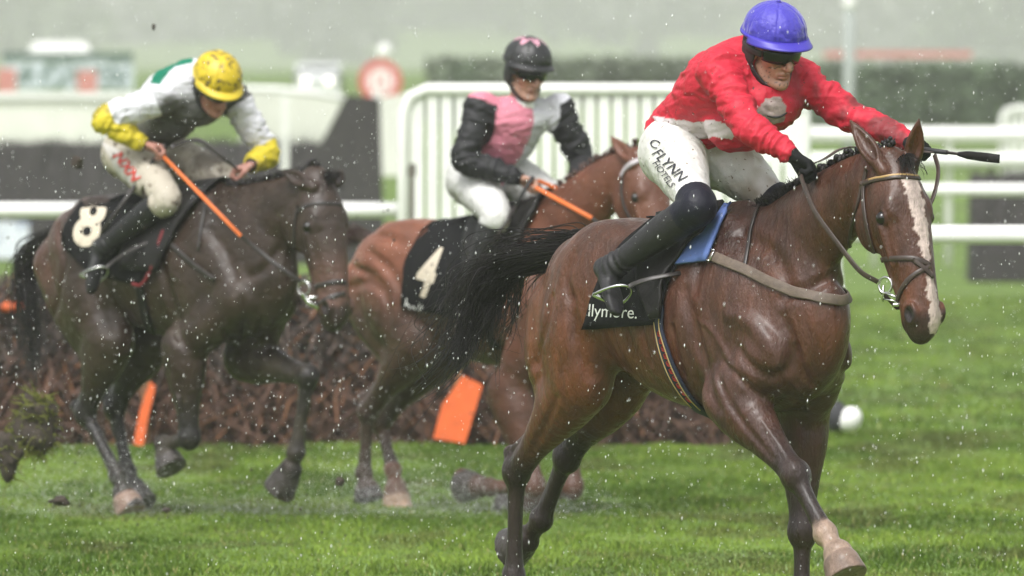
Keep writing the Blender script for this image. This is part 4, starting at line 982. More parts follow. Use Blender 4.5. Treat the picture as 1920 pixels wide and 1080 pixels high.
# number cloth, pad, saddle, girth
M_cloth = mat('number_cloth', (.008, .008, .009), rough=.85, spec=.15, var=.3, vscale=30, bump=.0015, bscale=180, spots=(.05, .045, .04), sscale=60, samount=.66)
M_pad = mat('blue_pad', (.09, .15, .38), rough=.75, bump=.002, bscale=160, spots=(.10, .12, .16), sscale=50, samount=.66)
M_sad = mat('saddle_leather', (.011, .010, .010), rough=.55, spec=.25, var=.3, vscale=30, bump=.002, bscale=60)
M_ink = mat('white_print', (.70, .70, .68), rough=.6, spots=(.2, .2, .2), sscale=90, samount=.68)
rows = panel(FR1, B1, [(1222, 415), (1160, 470), (1122, 540), (1095, 617)], [(1345, 395), (1290, 470), (1255, 540), (1243, 608)], 18, 18, .012)
_, Bc1 = sheet(rows, 'number_cloth', M_cloth, root1, wav=.012)
decal(FR1, Bc1, 'ballymore.', (1076, 591), (28.5, 1.5), (3, -33), 'sponsor_lettering', M_ink, root1)
rows = panel(FR1, B1, [(1362, 372), (1328, 410), (1292, 455), (1272, 500)], [(1392, 366), (1366, 400), (1348, 445), (1330, 492)], 12, 8, .020)
sheet(rows, 'saddle_pad', M_pad, root1, thick=.012)
rows = panel(FR1, B1, [(1240, 405), (1225, 450), (1208, 500), (1212, 548), (1238, 598)], [(1388, 360), (1350, 415), (1300, 470), (1262, 520), (1252, 596)], 18, 12, .034)
sheet(rows, 'saddle', M_sad, root1, thick=.012, wav=.03)
p, n = px_path(FR1, B1, [(1375, 352), (1345, 385), (1300, 420), (1270, 436), (1245, 452)], .060, 6); MB().strap(p, n, .03, .012).build('saddle_flap_edge', M_sad, root1)
M_girth = mat('girth_navy', (.012, .016, .040), rough=.7, bump=.001, bscale=200); M_gy = mat('girth_yellow', (.50, .36, .16), rough=.7); M_gr = mat('girth_red', (.42, .02, .02), rough=.7)
gp = [(1236, 575), (1240, 620), (1250, 660), (1265, 700), (1288, 738), (1318, 768), (1345, 786)]
p, n = px_path(FR1, B1, gp, .012, 6); bot = V(p[-1][0] + .03, 0, p[-1][2] - .02)
pp = np.vstack([p, p[-1] * .5 + bot * .5, bot[None], (p[-1] * .5 + bot * .5) * V(1, -1, 1), mir(p)]); nn_ = np.vstack([n, [V(0, -.5, -.8)], [V(0, 0, -1)], [V(0, .5, -.8)], mir(n)])
g0 = MB().strap(pp, nn_, .074, .010).build('girth', M_girth, root1)
for off, ww, m_ in ((-.022, .005, M_gy), (.020, .005, M_gy), (-.008, .018, M_gr)):
    q = p + np.cross(np.gradient(p, axis=0) / np.linalg.norm(np.gradient(p, axis=0), axis=1, keepdims=True), n) * off + n * .006
    if ww > .01:                        # embroidered letters along the girth
        mb = MB(); L = len(q)
        for i in range(6, L - 5):
            for r_ in range(2): c0 = q[i] + (q[i + 1] - q[i]) * (.1 + .5 * r_); t_ = unit(q[i + 1] - q[i]); b_ = np.cross(t_, n[i]); mb.strap([c0 - b_ * .008, c0 + b_ * .008 + t_ * .006 * (-1) ** i], [n[i], n[i]], .005, .003)
        mb.build('girth_lettering', m_, g0)
    else: MB().strap(q[3:-2], n[3:-2], ww, .003).build('girth_stripe', m_, g0)
M_breast = mat('breastgirth_webbing', (.115, .085, .065), rough=.65, var=.25, vscale=40, bump=.0012, bscale=180)
p, n = px_path(FR1, B1, [(1292, 458), (1325, 475), (1365, 493), (1410, 512), (1460, 536), (1505, 552), (1545, 560)], .012, 6)
e_ = p[-1]; mid = V(e_[0] + .03, 0, e_[2] - .01); pp = np.vstack([p, [(e_ * .5 + mid * .5) + V(.01, 0, 0)], [mid], [(e_ * .5 + mid * .5) * V(1, -1, 1) + V(.01, 0, 0)], mir(p)]); nn_ = np.vstack([n, [V(.8, -.4, 0)], [V(1, 0, 0)], [V(.8, .4, 0)], mir(n)])
bg_ = MB().strap(pp, nn_, .040, .006).build('breastgirth', M_breast, root1)
mb = MB(); bk = p[8] + n[8] * .01; t_ = unit(p[9] - p[8]); b_ = np.cross(t_, n[8])
for a0, a1 in ((-1, 1),): 
    for u_ in (-.022, .022): mb.tube([bk + t_ * u_ - b_ * .022, bk + t_ * u_ + b_ * .022], .003, 6)
    for w_ in (-.022, .022): mb.tube([bk - t_ * .022 + b_ * w_, bk + t_ * .022 + b_ * w_], .003, 6)
mb.build('buckle', M_steel, bg_)
p, n = px_path(FR1, B1, [(1440, 350), (1425, 385), (1412, 425), (1404, 465), (1397, 505)], .010, 6); MB().strap(np.vstack([p]), n, .014, .005).build('neck_strap', M_leather, root1)
# reins
hN = FR1.hp(1512, 322, -.08); hF = FR1.hp(1752, 285, .36)
rb = near_bit + V(-.03, -.012, .012)
rein = [hN + V(.0, -.03, .0), FR1.hp(1508, 350, -.15), FR1.hp(1530, 400, -.18), FR1.hp(1575, 462, -.17), FR1.hp(1612, 508, -.14), rb]
rP = catmull(np.array(rein), 7); MB().strap(rP, np.tile(V(.2, -1, .1), (len(rP), 1)), .019, .005).build('rein', M_leather_b, root1)
rein = [hF + V(0, 0, -.01), FR1.hp(1759, 322, .33), FR1.hp(1750, 368, .28), FR1.hp(1725, 430, .22), FR1.hp(1735, 500, .15), far_bit]
rP = catmull(np.array(rein), 7); MB().strap(rP, np.tile(V(.2, -1, .1), (len(rP), 1)), .019, .005).build('rein', M_leather_b, root1)
rein = [hN + V(0, 0, .02), FR1.hp(1545, 298, -.05), FR1.hp(1575, 280, .05), FR1.hp(1604, 276, .16), FR1.hp(1660, 282, .27), hF]
rP = catmull(np.array(rein), 7); MB().strap(rP, np.tile(V(.0, -.3, 1), (len(rP), 1)), .019, .005).build('rein', M_leather_b, root1)

j1 = build_jockey(sp_j1, FR1, 'jockey in red silks and blue cap leaning forward on the leading horse', B1)
M_txt = mat('black_print', (.02, .02, .03), rough=.6); M_patch = mat('white_patch', (.66, .67, .68), rough=.55)
pr = [(1219, 262), (1240, 250), (1282, 325), (1262, 362)]
decal(FR1, j1['Bb'], 'C', (1216, 272), (24, 12), (12, -18), 'breeches_lettering', M_txt, j1['root'], .0045).location = -Vector(j1['org'])
decal(FR1, j1['Bb'], 'FLYNN', (1222, 288), (17, 17.5), (25, -14), 'breeches_lettering', M_txt, j1['root'], .0045).location = -Vector(j1['org'])
decal(FR1, j1['Bb'], 'HOTELS', (1224, 306), (9.5, 13), (15, -8), 'breeches_lettering', M_txt, j1['root'], .0045).location = -Vector(j1['org'])
# cord hanging at the chest
H = j1['H']; P = catmull(np.array([H(.03, -.05, -.13), H(.05, -.075, -.175), H(.08, -.06, -.215), H(.10, -.01, -.225), H(.09, .035, -.20), H(.07, .02, -.15), H(.06, .01, -.13)]), 6)
MB().tube(P, .0038, 6).build('cord', M_harness, j1['root'], origin=j1['org'])

# the whip, held in the far hand
def whip(fr, a, b, r=.006, flap=True, label=''):
    t = fthing('whip', label, 'whip', fr, a); A = np.zeros(3); Bq = b - a; d = unit(Bq); L = np.linalg.norm(Bq); T = lambda x: d * L * x
    MB().tube([T(-.12), T(.0), T(.25)], [.011, .010, .009], 10).build('handle', M_harness, t); MB().tube([T(.24), T(.7)], [r, r * .8], 8).build('shaft', M_leather, t)
    if flap: n = unit(np.cross(d, V(0, 1, .2))); MB().strap([T(.42), T(.55), T(.8), T(1)], [V(0, -1, 0)] * 4, [.016, .030, .034, .032], .014).build('flap', M_sad, t)
    return t
whip(FR1, FR1.hp(1744, 282, .36), FR1.hp(1872, 298, .40), label='black padded whip pointing right in the glove of the red-jacketed jockey')

# ------------------------------------------------------------------ the dark horse and its jockey
root2, S2, B2 = make_horse(sp2, FR2, 'muddy dark brown horse under the number 8 cloth at the left')
braids(B2, 'mane', .12, .80, 22, M_hair, root2, r=.018, seed=5)
E2 = FR2.hd
hair('tail', [[V(-1.12, 0, 1.44), V(-1.26, 0, 1.36), E2(52, 480, 1.2), E2(48, 560, 1.2), E2(58, 660, 1.15), E2(70, 720, 1.1)], [V(-1.12, 0, 1.44), V(-1.24, .02, 1.35), E2(60, 490, 1.2), E2(60, 580, 1.15), E2(80, 690, 1.1)]], 240, .0045, M_hair, root2, seed=3, spread=(.02, .04), wave=.03)
hair('forelock', [[H2(.0, -.02, 0), H2(-.01, .04, .02 * k), H2(.05, .05, .03 * k)] for k in (-1, 1)], 70, .003, M_hair, root2, seed=4, spread=(.015, .02), wave=.012)
bridle(FR2, B2, root2, [('browband', [(556, 398), (575, 385), (605, 380), (640, 384)], .018, M_leather), ('cheekpiece', [(560, 385), (553, 420), (552, 455), (553, 485), (557, 505)], .02, M_leather),
    ('noseband', [(570, 545), (598, 535), (630, 528), (648, 530)], .022, M_leather), ('noseband', [(580, 590), (600, 568), (625, 555), (646, 550)], .020, M_leather)])
nb2 = H2(.45, -.15, -.085); mb = MB(); ring(mb, nb2, V(.3, -.95, 0), .034, .005); mb.tube([H2(.50, -.12, -.09), H2(.50, -.12, .09)], .007); ring(mb, nb2 + H2.l * .17, H2.l, .034, .005)
mb.strap([nb2 + V(0, -.01, -.03), nb2 + V(.04, -.01, -.07), nb2 + V(.09, .02, -.10)], [V(0, -1, 0)] * 3, .022, .006); mb.build('bit', M_steel, root2)
rows = panel(FR2, B2, [(245, 335), (188, 348), (152, 385), (120, 450), (168, 510)], [(345, 360), (330, 400), (300, 455), (280, 510), (262, 534)], 18, 18, .014)
_, Bc2 = sheet(rows, 'number_cloth', M_cloth, root2, wav=.012)
M_dig = mat('cream_print', (.60, .53, .42), rough=.7, spots=(.25, .2, .15), sscale=40, samount=.62)
decal(FR2, Bc2, '8', (133, 452), (96, 22), (38, -122), 'number_eight', M_dig, root2, .006, bold=.035)
rows = panel(FR2, B2, [(300, 352), (262, 400), (240, 450), (235, 505)], [(392, 360), (360, 400), (325, 455), (300, 510)], 12, 10, .028); sheet(rows, 'saddle', M_sad, root2, thick=.014, wav=.03)
M_redtrim = mat('red_binding', (.16, .012, .018), rough=.6)
p, n = px_path(FR2, B2, [(350, 372), (330, 405), (312, 445), (298, 485), (285, 520), (272, 533), (258, 530)], .036, 6); MB().strap(p, n, .016, .010).build('cloth_binding', M_redtrim, root2)
p, n = px_path(FR2, B2, [(300, 440), (330, 465), (365, 495), (405, 525)], .012, 6); MB().strap(p, n, .024, .006).build('breastgirth', M_leather, root2)
p, n = px_path(FR2, B2, [(262, 520), (270, 570), (285, 620), (300, 655)], .012, 6); MB().strap(p, n, .06, .008).build('girth', M_sad, root2)
p, n = px_path(FR2, B2, [(386, 385), (378, 430), (374, 470)], .012, 6); MB().strap(p, n, .014, .005).build('neck_strap', M_leather, root2)
M_orange = mat('orange_rubber', (.72, .16, .03), rough=.5, bump=.001, bscale=200)
a = FR2.hp(305, 292, -.19); b = FR2.hp(452, 443, -.20); c = nb2 + V(-.01, -.01, .03)
MB().strap([a, (a + b) / 2, b], [V(.3, -1, .3)] * 3, .018, .005).build('rein_grip', M_orange, root2); MB().strap([b, (b + c) / 2 + V(0, 0, -.01), c], [V(.3, -1, .3)] * 3, .020, .005).build('rein', M_leather, root2)
a = FR2.hp(320, 275, -.14); b = FR2.hp(372, 262, -.08); c = FR2.hp(418, 296, -.02); d = FR2.hp(445, 318, .06); rP = catmull(np.array([a, b, c, d]), 6); MB().strap(rP, np.tile(V(0, -1, .3), (len(rP), 1)), .020, .005).build('rein', M_leather, root2)
j2 = build_jockey(sp_j2, FR2, 'jockey in yellow cap and muddy white silks with yellow cuffs on the dark horse', B2)
M_rt = mat('red_print', (.62, .05, .04), rough=.6)
decal(FR2, j2['Bb'], 'NXN', (212, 292), (17, 22), (24, -11), 'breeches_lettering', M_rt, j2['root'], .006, bold=.02).location = -Vector(j2['org'])
whip(FR2, FR2.hp(292, 295, -.20), FR2.hp(146, 498, -.46), r=.011, flap=False, label='long thin black whip pointing down in the fist of the yellow-capped jockey').rotation_euler[2] += 0

# ------------------------------------------------------------------ the chestnut and its jockey
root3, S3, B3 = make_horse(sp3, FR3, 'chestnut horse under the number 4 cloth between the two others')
braids(B3, 'mane', .12, .93, 15, M_hair3, root3, r=.020, seed=6)
E3 = FR3.hd
hair('tail', [[V(-1.08, 0, 1.33), V(-1.20, .05, 1.32), E3(668, 438, 1.3), E3(652, 446, 1.3), E3(640, 470, 1.3)]], 90, .005, M_hair3, root3, seed=3, spread=(.015, .03), wave=.02)
M_fur = mat('sheepskin', (.45, .42, .44), rough=.9, bump=.004, bscale=90)
bridle(FR3, B3, root3, [('browband', [(1166, 330), (1172, 318), (1185, 306), (1204, 300), (1225, 303)], .024, M_fur), ('cheekpiece', [(1168, 330), (1166, 360), (1172, 390), (1186, 415)], .022, M_leather)])
rows = panel(FR3, B3, [(860, 408), (818, 425), (768, 480), (755, 575)], [(960, 402), (925, 440), (900, 510), (880, 600)], 18, 18, .014)
_, Bc3 = sheet(rows, 'number_cloth', M_cloth, root3, wav=.012)
decal(FR3, Bc3, '4', (774, 546), (62, 20), (44, -122), 'number_four', M_dig, root3, .007, bold=.035)
decal(FR3, Bc3, 'ballymore.', (757, 583), (26, 11), (6, -36), 'sponsor_lettering', M_ink, root3, .006)
rows = panel(FR3, B3, [(900, 398), (880, 430), (875, 480), (880, 530)], [(1010, 400), (985, 440), (965, 490), (950, 540)], 12, 10, .028); sheet(rows, 'saddle', M_sad, root3, thick=.014, wav=.03)
p, n = px_path(FR3, B3, [(905, 560), (915, 610), (930, 650)], .012, 6); MB().strap(p, n, .06, .008).build('girth', M_sad, root3) if len(p) > 3 else None
a = FR3.hp(993, 345, -.10); b = FR3.hp(1110, 409, -.10); c = FR3.hp(1180, 470, -.14)
MB().strap([a, (a + b) / 2, b], [V(.3, -1, .3)] * 3, .020, .005).build('rein_grip', M_orange, root3); MB().strap([b, c], [V(.3, -1, .3)] * 2, .020, .005).build('rein', M_leather, root3)
a = FR3.hp(1008, 338, -.07); b = FR3.hp(1040, 352, -.02); c = FR3.hp(1070, 372, .06); MB().strap([a, b, c], [V(0, -1, .3)] * 3, .020, .005).build('rein_grip', M_orange, root3)
rP = catmull(np.array([FR3.hp(1010, 345, -.08), FR3.hp(1022, 362, -.06), FR3.hp(1030, 385, -.04), FR3.hp(1045, 392, 0)]), 5); MB().tube(rP, .006, 6).build('rein', M_leather, root3)
j3 = build_jockey(sp_j3, FR3, 'jockey in pink and white silks with black sleeves and a black cap', B3)
whip(FR3, FR3.hp(988, 350, -.14), FR3.hp(895, 505, -.40), r=.011, flap=False, label='thin dark whip hanging from the hand of the black-capped jockey')

# ------------------------------------------------------------------ ground
def terrain(Y, X=0):
    return np.interp(Y, [0, 150, 180, 250, 320, 400, 600, 1000, 2000, 4200], [0, 0, .25, 1.8, 2.5, 3.1, 4.2, 6.0, 9.5, 58])
ys = np.concatenate([np.linspace(-12, 40, 14), np.linspace(41, 100, 120), np.linspace(102, 400, 90), np.linspace(420, 4200, 70)]); xs = np.concatenate([np.linspace(-900, -12, 30), np.linspace(-11.5, 11.5, 60), np.linspace(12, 900, 30)])
XX, YY = np.meshgrid(xs, ys); ZZ = terrain(YY) + (fbm(np.stack([XX * .012, YY * .006, XX * 0], -1), 3) - .5) * np.interp(YY, [300, 1000, 4200], [0, 1.5, 30]) * (YY > 300)
ZZ += (fbm(np.stack([XX * .9, YY * .5, XX * 0], -1), 3) - .5) * .022 * ((YY > 44) & (YY < 140)) - .02
n_, m_ = XX.shape; gf = (np.arange(n_ - 1)[:, None] * m_ + np.arange(m_ - 1)[None]).ravel(); gf = np.stack([gf, gf + 1, gf + m_ + 1, gf + m_], 1)
def grass_patch(x, y):
    p = np.stack([x * 1.1, y * .45, x * 0], -1); a = fbm(p, 4); b = fbm(p * 3.1 + 9, 3); return a, b
def ground_mat():
    m = mat('turf', (.06, .13, .02), rough=.85, bump=.02, bscale=14); nt = m.node_tree; N = nt.nodes; b = N['Principled BSDF']
    tc = N.new('ShaderNodeTexCoord'); mp = N.new('ShaderNodeMapping'); mp.inputs['Scale'].default_value = (1.1, .45, 1); nz = N.new('ShaderNodeTexNoise'); nz.inputs['Scale'].default_value = 1.2; nz.inputs['Detail'].default_value = 8
    cr = N.new('ShaderNodeValToRGB'); e = cr.color_ramp.elements; e[0].position = .34; e[0].color = (.080, .105, .030, 1); e[1].position = .66; e[1].color = (.155, .235, .045, 1); x = e.new(.48); x.color = (.100, .165, .028, 1)
    nt.links.new(tc.outputs['Object'], mp.inputs[0]); nt.links.new(mp.outputs[0], nz.inputs['Vector']); nt.links.new(nz.outputs['Fac'], cr.inputs[0]); nt.links.new(cr.outputs[0], b.inputs['Base Color']); b.inputs['Specular IOR Level'].default_value = .2
    return m
add_mesh('grass_ground', np.stack([XX.ravel(), YY.ravel(), ZZ.ravel()], 1), gf, ground_mat(), kind='structure')
def gz(x, y): return (fbm(np.stack([x * .9, y * .5, x * 0], -1), 3) - .5) * .022 - .02
rg = np.random.RandomState(11)
def blades(name, n, y0, y1, xw, h0, h1, w, m, pw=1.0):
    y = y0 + (y1 - y0) * rg.rand(n) ** pw; x = (rg.rand(n) * 2 - 1) * xw(y); a, b = grass_patch(x, y); z = gz(x, y) - .004
    tuft = np.clip((b - .42) * 5, 0, 1); h = (h0 + (h1 - h0) * rg.rand(n)) * (.6 + .9 * tuft); an = rg.rand(n) * math.pi; dx = np.cos(an) * w * (.6 + .8 * rg.rand(n)); dy = np.sin(an) * w
    le = rg.normal(0, .55, (n, 2)) * h[:, None]; base = np.stack([x, y, z], 1)
    v = np.empty((n, 5, 3)); v[:, 0] = base + np.stack([dx, dy, 0 * x], 1); v[:, 1] = base - np.stack([dx, dy, 0 * x], 1); md = base + np.stack([le[:, 0] * .35, le[:, 1] * .35, h * .62], 1)
    v[:, 2] = md - .7 * np.stack([dx, dy, 0 * x], 1); v[:, 3] = md + .7 * np.stack([dx, dy, 0 * x], 1); v[:, 4] = base + np.stack([le[:, 0], le[:, 1], h], 1)
    i = np.arange(n)[:, None] * 5; f = np.concatenate([i + [0, 1, 2], i + [0, 2, 3], i + [3, 2, 4]], 0)
    t = np.clip((a - .35) * 2.6 + rg.normal(0, .18, n), 0, 1)[:, None]; c = np.array([.066, .118, .014]) * (1 - t) + np.array([.205, .300, .045]) * t; md_ = (sstep(.60, .68, fbm(p_ := np.stack([x * 2.3 + 40, y * .8, x * 0], -1), 3)) * .5)[:, None]; c = c * (1 - md_) + np.array([.085, .070, .035]) * md_
    dry = (rg.rand(n) < .05)[:, None]; c = np.where(dry, np.array([.26, .25, .10]), c); wet = (rg.rand(n) < .05)[:, None]; c = np.where(wet, np.array([.23, .33, .14]), c)
    c = c * ((.75 + .5 * rg.rand(n)) * np.interp(y, [46, 54, 66], [.74, .86, 1.0]) * 0 + (.68 + .5 * rg.rand(n)))[:, None]; col = np.repeat(c, 5, 0); col = col.reshape(n, 5, 3)
    add_mesh(name, v.reshape(-1, 3), f, m, col=col.reshape(-1, 3), smooth=False, label=None, kind='stuff')
M_grass = mat('grass_blade', attr=True, rough=.7, spec=.06)
M_grass.node_tree.nodes['Principled BSDF'].inputs['Transmission Weight'].default_value = 0
blades('short_grass', 720000, 44, 72, lambda y: 3.0 + y * .052, .012, .032, .0030, M_grass, .9)
blades('rough_grass', 200000, 70, 125, lambda y: 3.5 + y * .052, .02, .04, .006, M_grass, 1.0)

# ------------------------------------------------------------------ hurdle
M_twig = mat('birch_twigs', attr=True, rough=.8); M_wood = mat('hurdle_timber', (.17, .085, .040), rough=.75, var=.3, vscale=14)
M_pado = mat('orange_padding', (.72, .13, .03), rough=.5, var=.15, vscale=12, bump=.002, bscale=30, spots=(.25, .08, .04), sscale=14, samount=.62)
HY = 68.6
def hurdle(px0, px1, label, seed, tilt=.16):
    r = np.random.RandomState(seed); x0 = at(px0, 600, HY)[0]; x1 = at(px1, 600, HY)[0]; w = x1 - x0; t = thing('hurdle', label, 'hurdle', ((x0 + x1) / 2, HY, 0), 0, 'hurdle sections across the course')
    mb = MB(); h = .98
    for k in range(5200):
        x = r.uniform(-w / 2, w / 2); y = r.normal(-.03, .08); hh = h * r.uniform(.15, 1.05); b = V(x, y, max(hh - r.uniform(.08, .3), -.02)); tp = V(x + r.normal(0, .17), y + tilt * hh + r.normal(0, .04), hh)
        c = (np.array([.050, .034, .028]) if hh > .6 * h else np.array([.075, .038, .026])) * r.uniform(.4, 1.7) if r.rand() < .9 else np.array([.20, .085, .04]) * r.uniform(.6, 1.1); mb.tube([b, (b + tp) / 2 + r.normal(0, .02, 3), tp], [.009, .007, .004], 3, cap=False, col=c)
    mb.build('brush', M_twig, t, smooth=False)
    mb = MB(); mb.box((0, .10, .40), (w - .04, .05, .80), col=(.05, .035, .028)); bk = mb.build('brush_core', M_twig, t)
    for z, dy in ((.30, -.0), (.62, -.05)): MB().box((0, dy, z), (w - .02, .035, .045)).build('rail', M_wood, t, smooth=False)
    for sx in (-1, 1): MB().box((sx * (w / 2 - .05), -.02, .36), (.07, .06, .80)).build('post', M_wood, t, smooth=False)
    for px_, py_, rw in ((22, 576, .085), (540, 520, .07), (1105, 585, .06)):
        if px0 < px_ < px1: p = at(px_, py_, HY - .12) - V((x0 + x1) / 2, HY, 0); MB().sphere(p, (rw, .05, .035), 14, 8).build('pad', M_pado, t)
    return t
hurdle(-330, 262, 'brown brush hurdle section at the far left behind the dark horse', 1)
hurdle(268, 850, 'brown brush hurdle section behind the legs of the dark horse', 2)
hurdle(858, 1368, 'brown brush hurdle section behind the belly of the leading horse', 3)
def board(pts, label, Y, t=.05):
    P = [at(x, y, Y) for x, y in pts]; c = np.mean(P, 0); th = thing('marker_board', label, 'marker board', (c[0], Y, 0), 0, 'orange boards on the hurdle'); v = [p - V(c[0], Y, 0) for p in P]; n = len(v)
    w = [q + V(0, t, 0) for q in v]; add_mesh('board', np.array(v + w), [tuple(range(n))[::-1], tuple(range(n, 2 * n))] + [(i, (i + 1) % n, n + (i + 1) % n, n + i) for i in range(n)], M_pado, th, smooth=False)
    MB().box((0, t + .05, .3), (.05, .05, .6)).build('stake', M_wood, th, smooth=False)
board([(868, 704), (905, 722), (872, 832), (812, 822), (828, 760)], 'wide orange board leaning on the hurdle behind the swinging tail', HY - .35)
board([(281, 715), (292, 725), (278, 780), (268, 840), (250, 832), (262, 770)], 'narrow orange board on the hurdle between the legs of the dark horse', HY - .35)

# ------------------------------------------------------------------ rails and gates
M_rail = mat('white_rail_plastic', (.80, .80, .78), rough=.35, var=.06, vscale=2); M_rail2 = mat('white_paint', (.74, .75, .71), rough=.6, var=.1, vscale=3); M_dark = mat('dark_rubber', (.03, .03, .035), rough=.7)
def rail(px0, px1, py, Y, posts, label, r=.055, slope=0.0):
    a = at(px0, py, Y); b = at(px1, py, Y + slope); b[2] = a[2]; t = thing('running_rail', label, 'running rail', (a[0], Y, 0), 0, 'white running rails'); o = V(a[0], Y, 0)
    MB().tube([a - o + (b - a) * k / 12 for k in range(13)], r, 14).build('top_rail', M_rail, t)
    for p in posts:
        c = a + (b - a) * ((p - px0) / (px1 - px0)) - o; MB().tube([c + V(0, 0, 0), c + V(0, .05, -.18), c + V(0, .22, -.45), c + V(0, .30, -.8), V(c[0], c[1] + .30, -.02)], [.04, .04, .045, .05, .05], 10).build('post', M_rail, t)
    return t
rail(1380, 2300, 440, 68.2, [2140], 'nearest white running rail at the right edge beside the horse head', .057)
rail(-500, 752, 394, 89, [-300], 'white running rail behind the dark horse at the left', .062)
rail(1640, 2500, 356, 110, [2260], 'second white running rail at the right in front of the dark block', .062)
t = thing('rail_post', 'white curved rail post on a black foot behind the leading horse', 'rail post', ground_at(1562, 806)); o = V(*t.location)
q = lambda x, y: at(x, y, o[1]) - o
MB().tube([q(1560, 440), q(1563, 500), q(1566, 560), q(1560, 640), q(1556, 700), q(1556, 765)], [.05, .055, .060, .05, .042, .040], 14).build('post', M_rail, t)
MB().sphere(q(1568, 782), (.075, .09, .105), 16, 10).build('foot', M_dark, t); MB().sphere(q(1584, 786) + V(.03, -.04, 0), (.075, .07, .085), 16, 10, [[.8, 0, -.6], [0, 1, 0], [.6, 0, .8]]).build('foot_cap', M_rail, t)
def gate(px0, px1, pt, Y, label, pitch=.10, sw=.058, zb=.12, round_=True, r=.045, m=M_rail2):
    a = at(px0, pt, Y); b = at(px1, pt, Y); w = b[0] - a[0]; H_ = a[2]; t = thing('gate_wing', label, 'gate', (a[0], Y, 0), 0, 'white barred wings of the fences')
    c = .16 if round_ else .02; P = [V(0, 0, 0), V(0, 0, H_ - c), V(c * .3, 0, H_ - c * .3), V(c, 0, H_), V(w / 2, 0, H_), V(w - c, 0, H_), V(w - c * .3, 0, H_ - c * .3), V(w, 0, H_ - c), V(w, 0, 0)]
    MB().tube(P, r, 12).build('frame', m, t); MB().tube([V(0, 0, zb + .1), V(w, 0, zb + .1)], r * .7, 8).build('bottom_rail', m, t)
    mb = MB(); n = int(w / pitch)
    for i in range(1, n): mb.box((i * w / n, .0, (zb + H_) / 2), (sw, .02, H_ - zb - .06))
    mb.build('slats', m, t, smooth=False); return t
gate(757, 1508, 168, 78, 'white gate of upright slats behind the pink and the red jockeys', .098, .076)
t = thing('gate_post', 'dark hinge post at the left end of the white slatted gate', 'post', at(772, 400, 77.4) * V(1, 1, 0)); MB().box((0, 0, .82), (.035, .05, 1.65)).box((0, 0, 1.60), (.06, .06, .08)).box((0, 0, .6), (.06, .06, .08)).build('post', mat('rusty_steel', (.12, .11, .09), rough=.7), t, smooth=False)
t = thing('gate_post', 'broad white post behind the chest of the red-jacketed jockey', 'post', at(1492, 400, 76.5) * V(1, 1, 0)); MB().box((0, 0, 1.0), (.14, .10, 2.0)).build('post', M_rail2, t, smooth=False); MB().box((0, 0, 2.03), (.17, .13, .05)).build('cap', M_rail2, t, smooth=False)
gate(1880, 2260, 205, 172, 'white rounded gate at the right edge of the picture', .12, .085, r=.06)

# steeplechase fence and its cream wings, far left
M_brush = mat('dark_brush', (.034, .029, .030), rough=.95, var=.35, vscale=9, bump=.03, bscale=22); M_cream = mat('cream_boards', (.66, .67, .60), rough=.7, var=.08, vscale=2)
def brushbox(px0, px1, pt, Y, label, name='brush_fence', cat='steeplechase fence', dep=.9, seed=1, slope=0, m=None):
    a = at(px0, pt, Y); b = at(px1, pt, Y); H_ = a[2]; w = b[0] - a[0]; zg = float(terrain(Y)); t = thing(name, label, cat, (a[0], Y, zg)); H_ -= zg
    nx, nz = max(int(w / .12), 4), max(int(H_ / .12), 4); r = np.random.RandomState(seed); mb = MB()
    v = []; 
    for i in range(nx + 1):
        for j in range(13): th = j / 12; x = w * i / nx; y = dep * (th - .5) * (1.2 - .4 * math.sin(th * math.pi)); z = H_ * min(1, 6 * min(th, 1 - th) * 1.2) ** .8 - (0 if 0 < th < 1 else .0); v.append((x + slope * z + r.normal(0, .02), y + r.normal(0, .03), max(z + r.normal(0, .02), -.05) if 0 < j < 12 else -.05))
    f = [(i * 13 + j, i * 13 + j + 1, (i + 1) * 13 + j + 1, (i + 1) * 13 + j) for i in range(nx) for j in range(12)] + [tuple(range(13)), tuple(nx * 13 + j for j in range(13))[::-1]]
    mb.add(v, f)
    for k in range(int(w * 90)): x = r.uniform(0, w); p = V(x + slope * H_, r.normal(0, dep * .22), H_ - .08); d = V(r.normal(0, .05), r.normal(0, .05), .10 + .12 * r.rand()); mb.tube([p, p + d], [.010, .004], 3, cap=False)
    mb.build('brush', m or M_brush, t, smooth=False)
    MB().box((w / 2, -dep / 2 - .08, .16), (w, .10, .32)).build('guard_rail', m or M_brush, t, smooth=False); return t
brushbox(-420, 652, 272, 155, 'long dark brush fence far behind the dark horse')
brushbox(1822, 2300, 330, 137, 'dark grey fence block behind the rails at the right', seed=3)
def boards(P, Y, label, slats=0, m=None):
    A = [at(x, y, Y) for x, y in P]; c = V(A[0][0], Y, float(terrain(Y))); t = thing('fence_wing', label, 'fence wing', c, 0, 'wing panels of the far fence'); v = np.array([p - c for p in A]); n = len(v); w = v + V(0, .05, 0)
    add_mesh('panel', np.vstack([v, w]), [tuple(range(n))[::-1], tuple(range(n, 2 * n))] + [(i, (i + 1) % n, n + (i + 1) % n, n + i) for i in range(n)], m or M_cream, t, smooth=False)
    lo = v[:, 0].min(); hi = v[:, 0].max(); zt = v[:, 2].max()
    for x in np.linspace(lo + .1, hi - .1, max(int((hi - lo) / 1.6), 2)): MB().box((x, .10, zt * .5), (.09, .09, zt)).build('post', M_rail2, t, smooth=False)
    MB().box(((lo + hi) / 2, -.03, zt + .02), (hi - lo, .06, .10)).build('cap_rail', M_rail, t, smooth=False) if slats else None
    return t
boards([(455, 168), (645, 182), (600, 275), (450, 275)], 160, 'cream sloping wing panel to the right of the yellow cap', 0)
boards([(-300, 182), (335, 182), (335, 275), (-300, 275)], 165, 'long cream wing panel behind the yellow-capped jockey', 1)
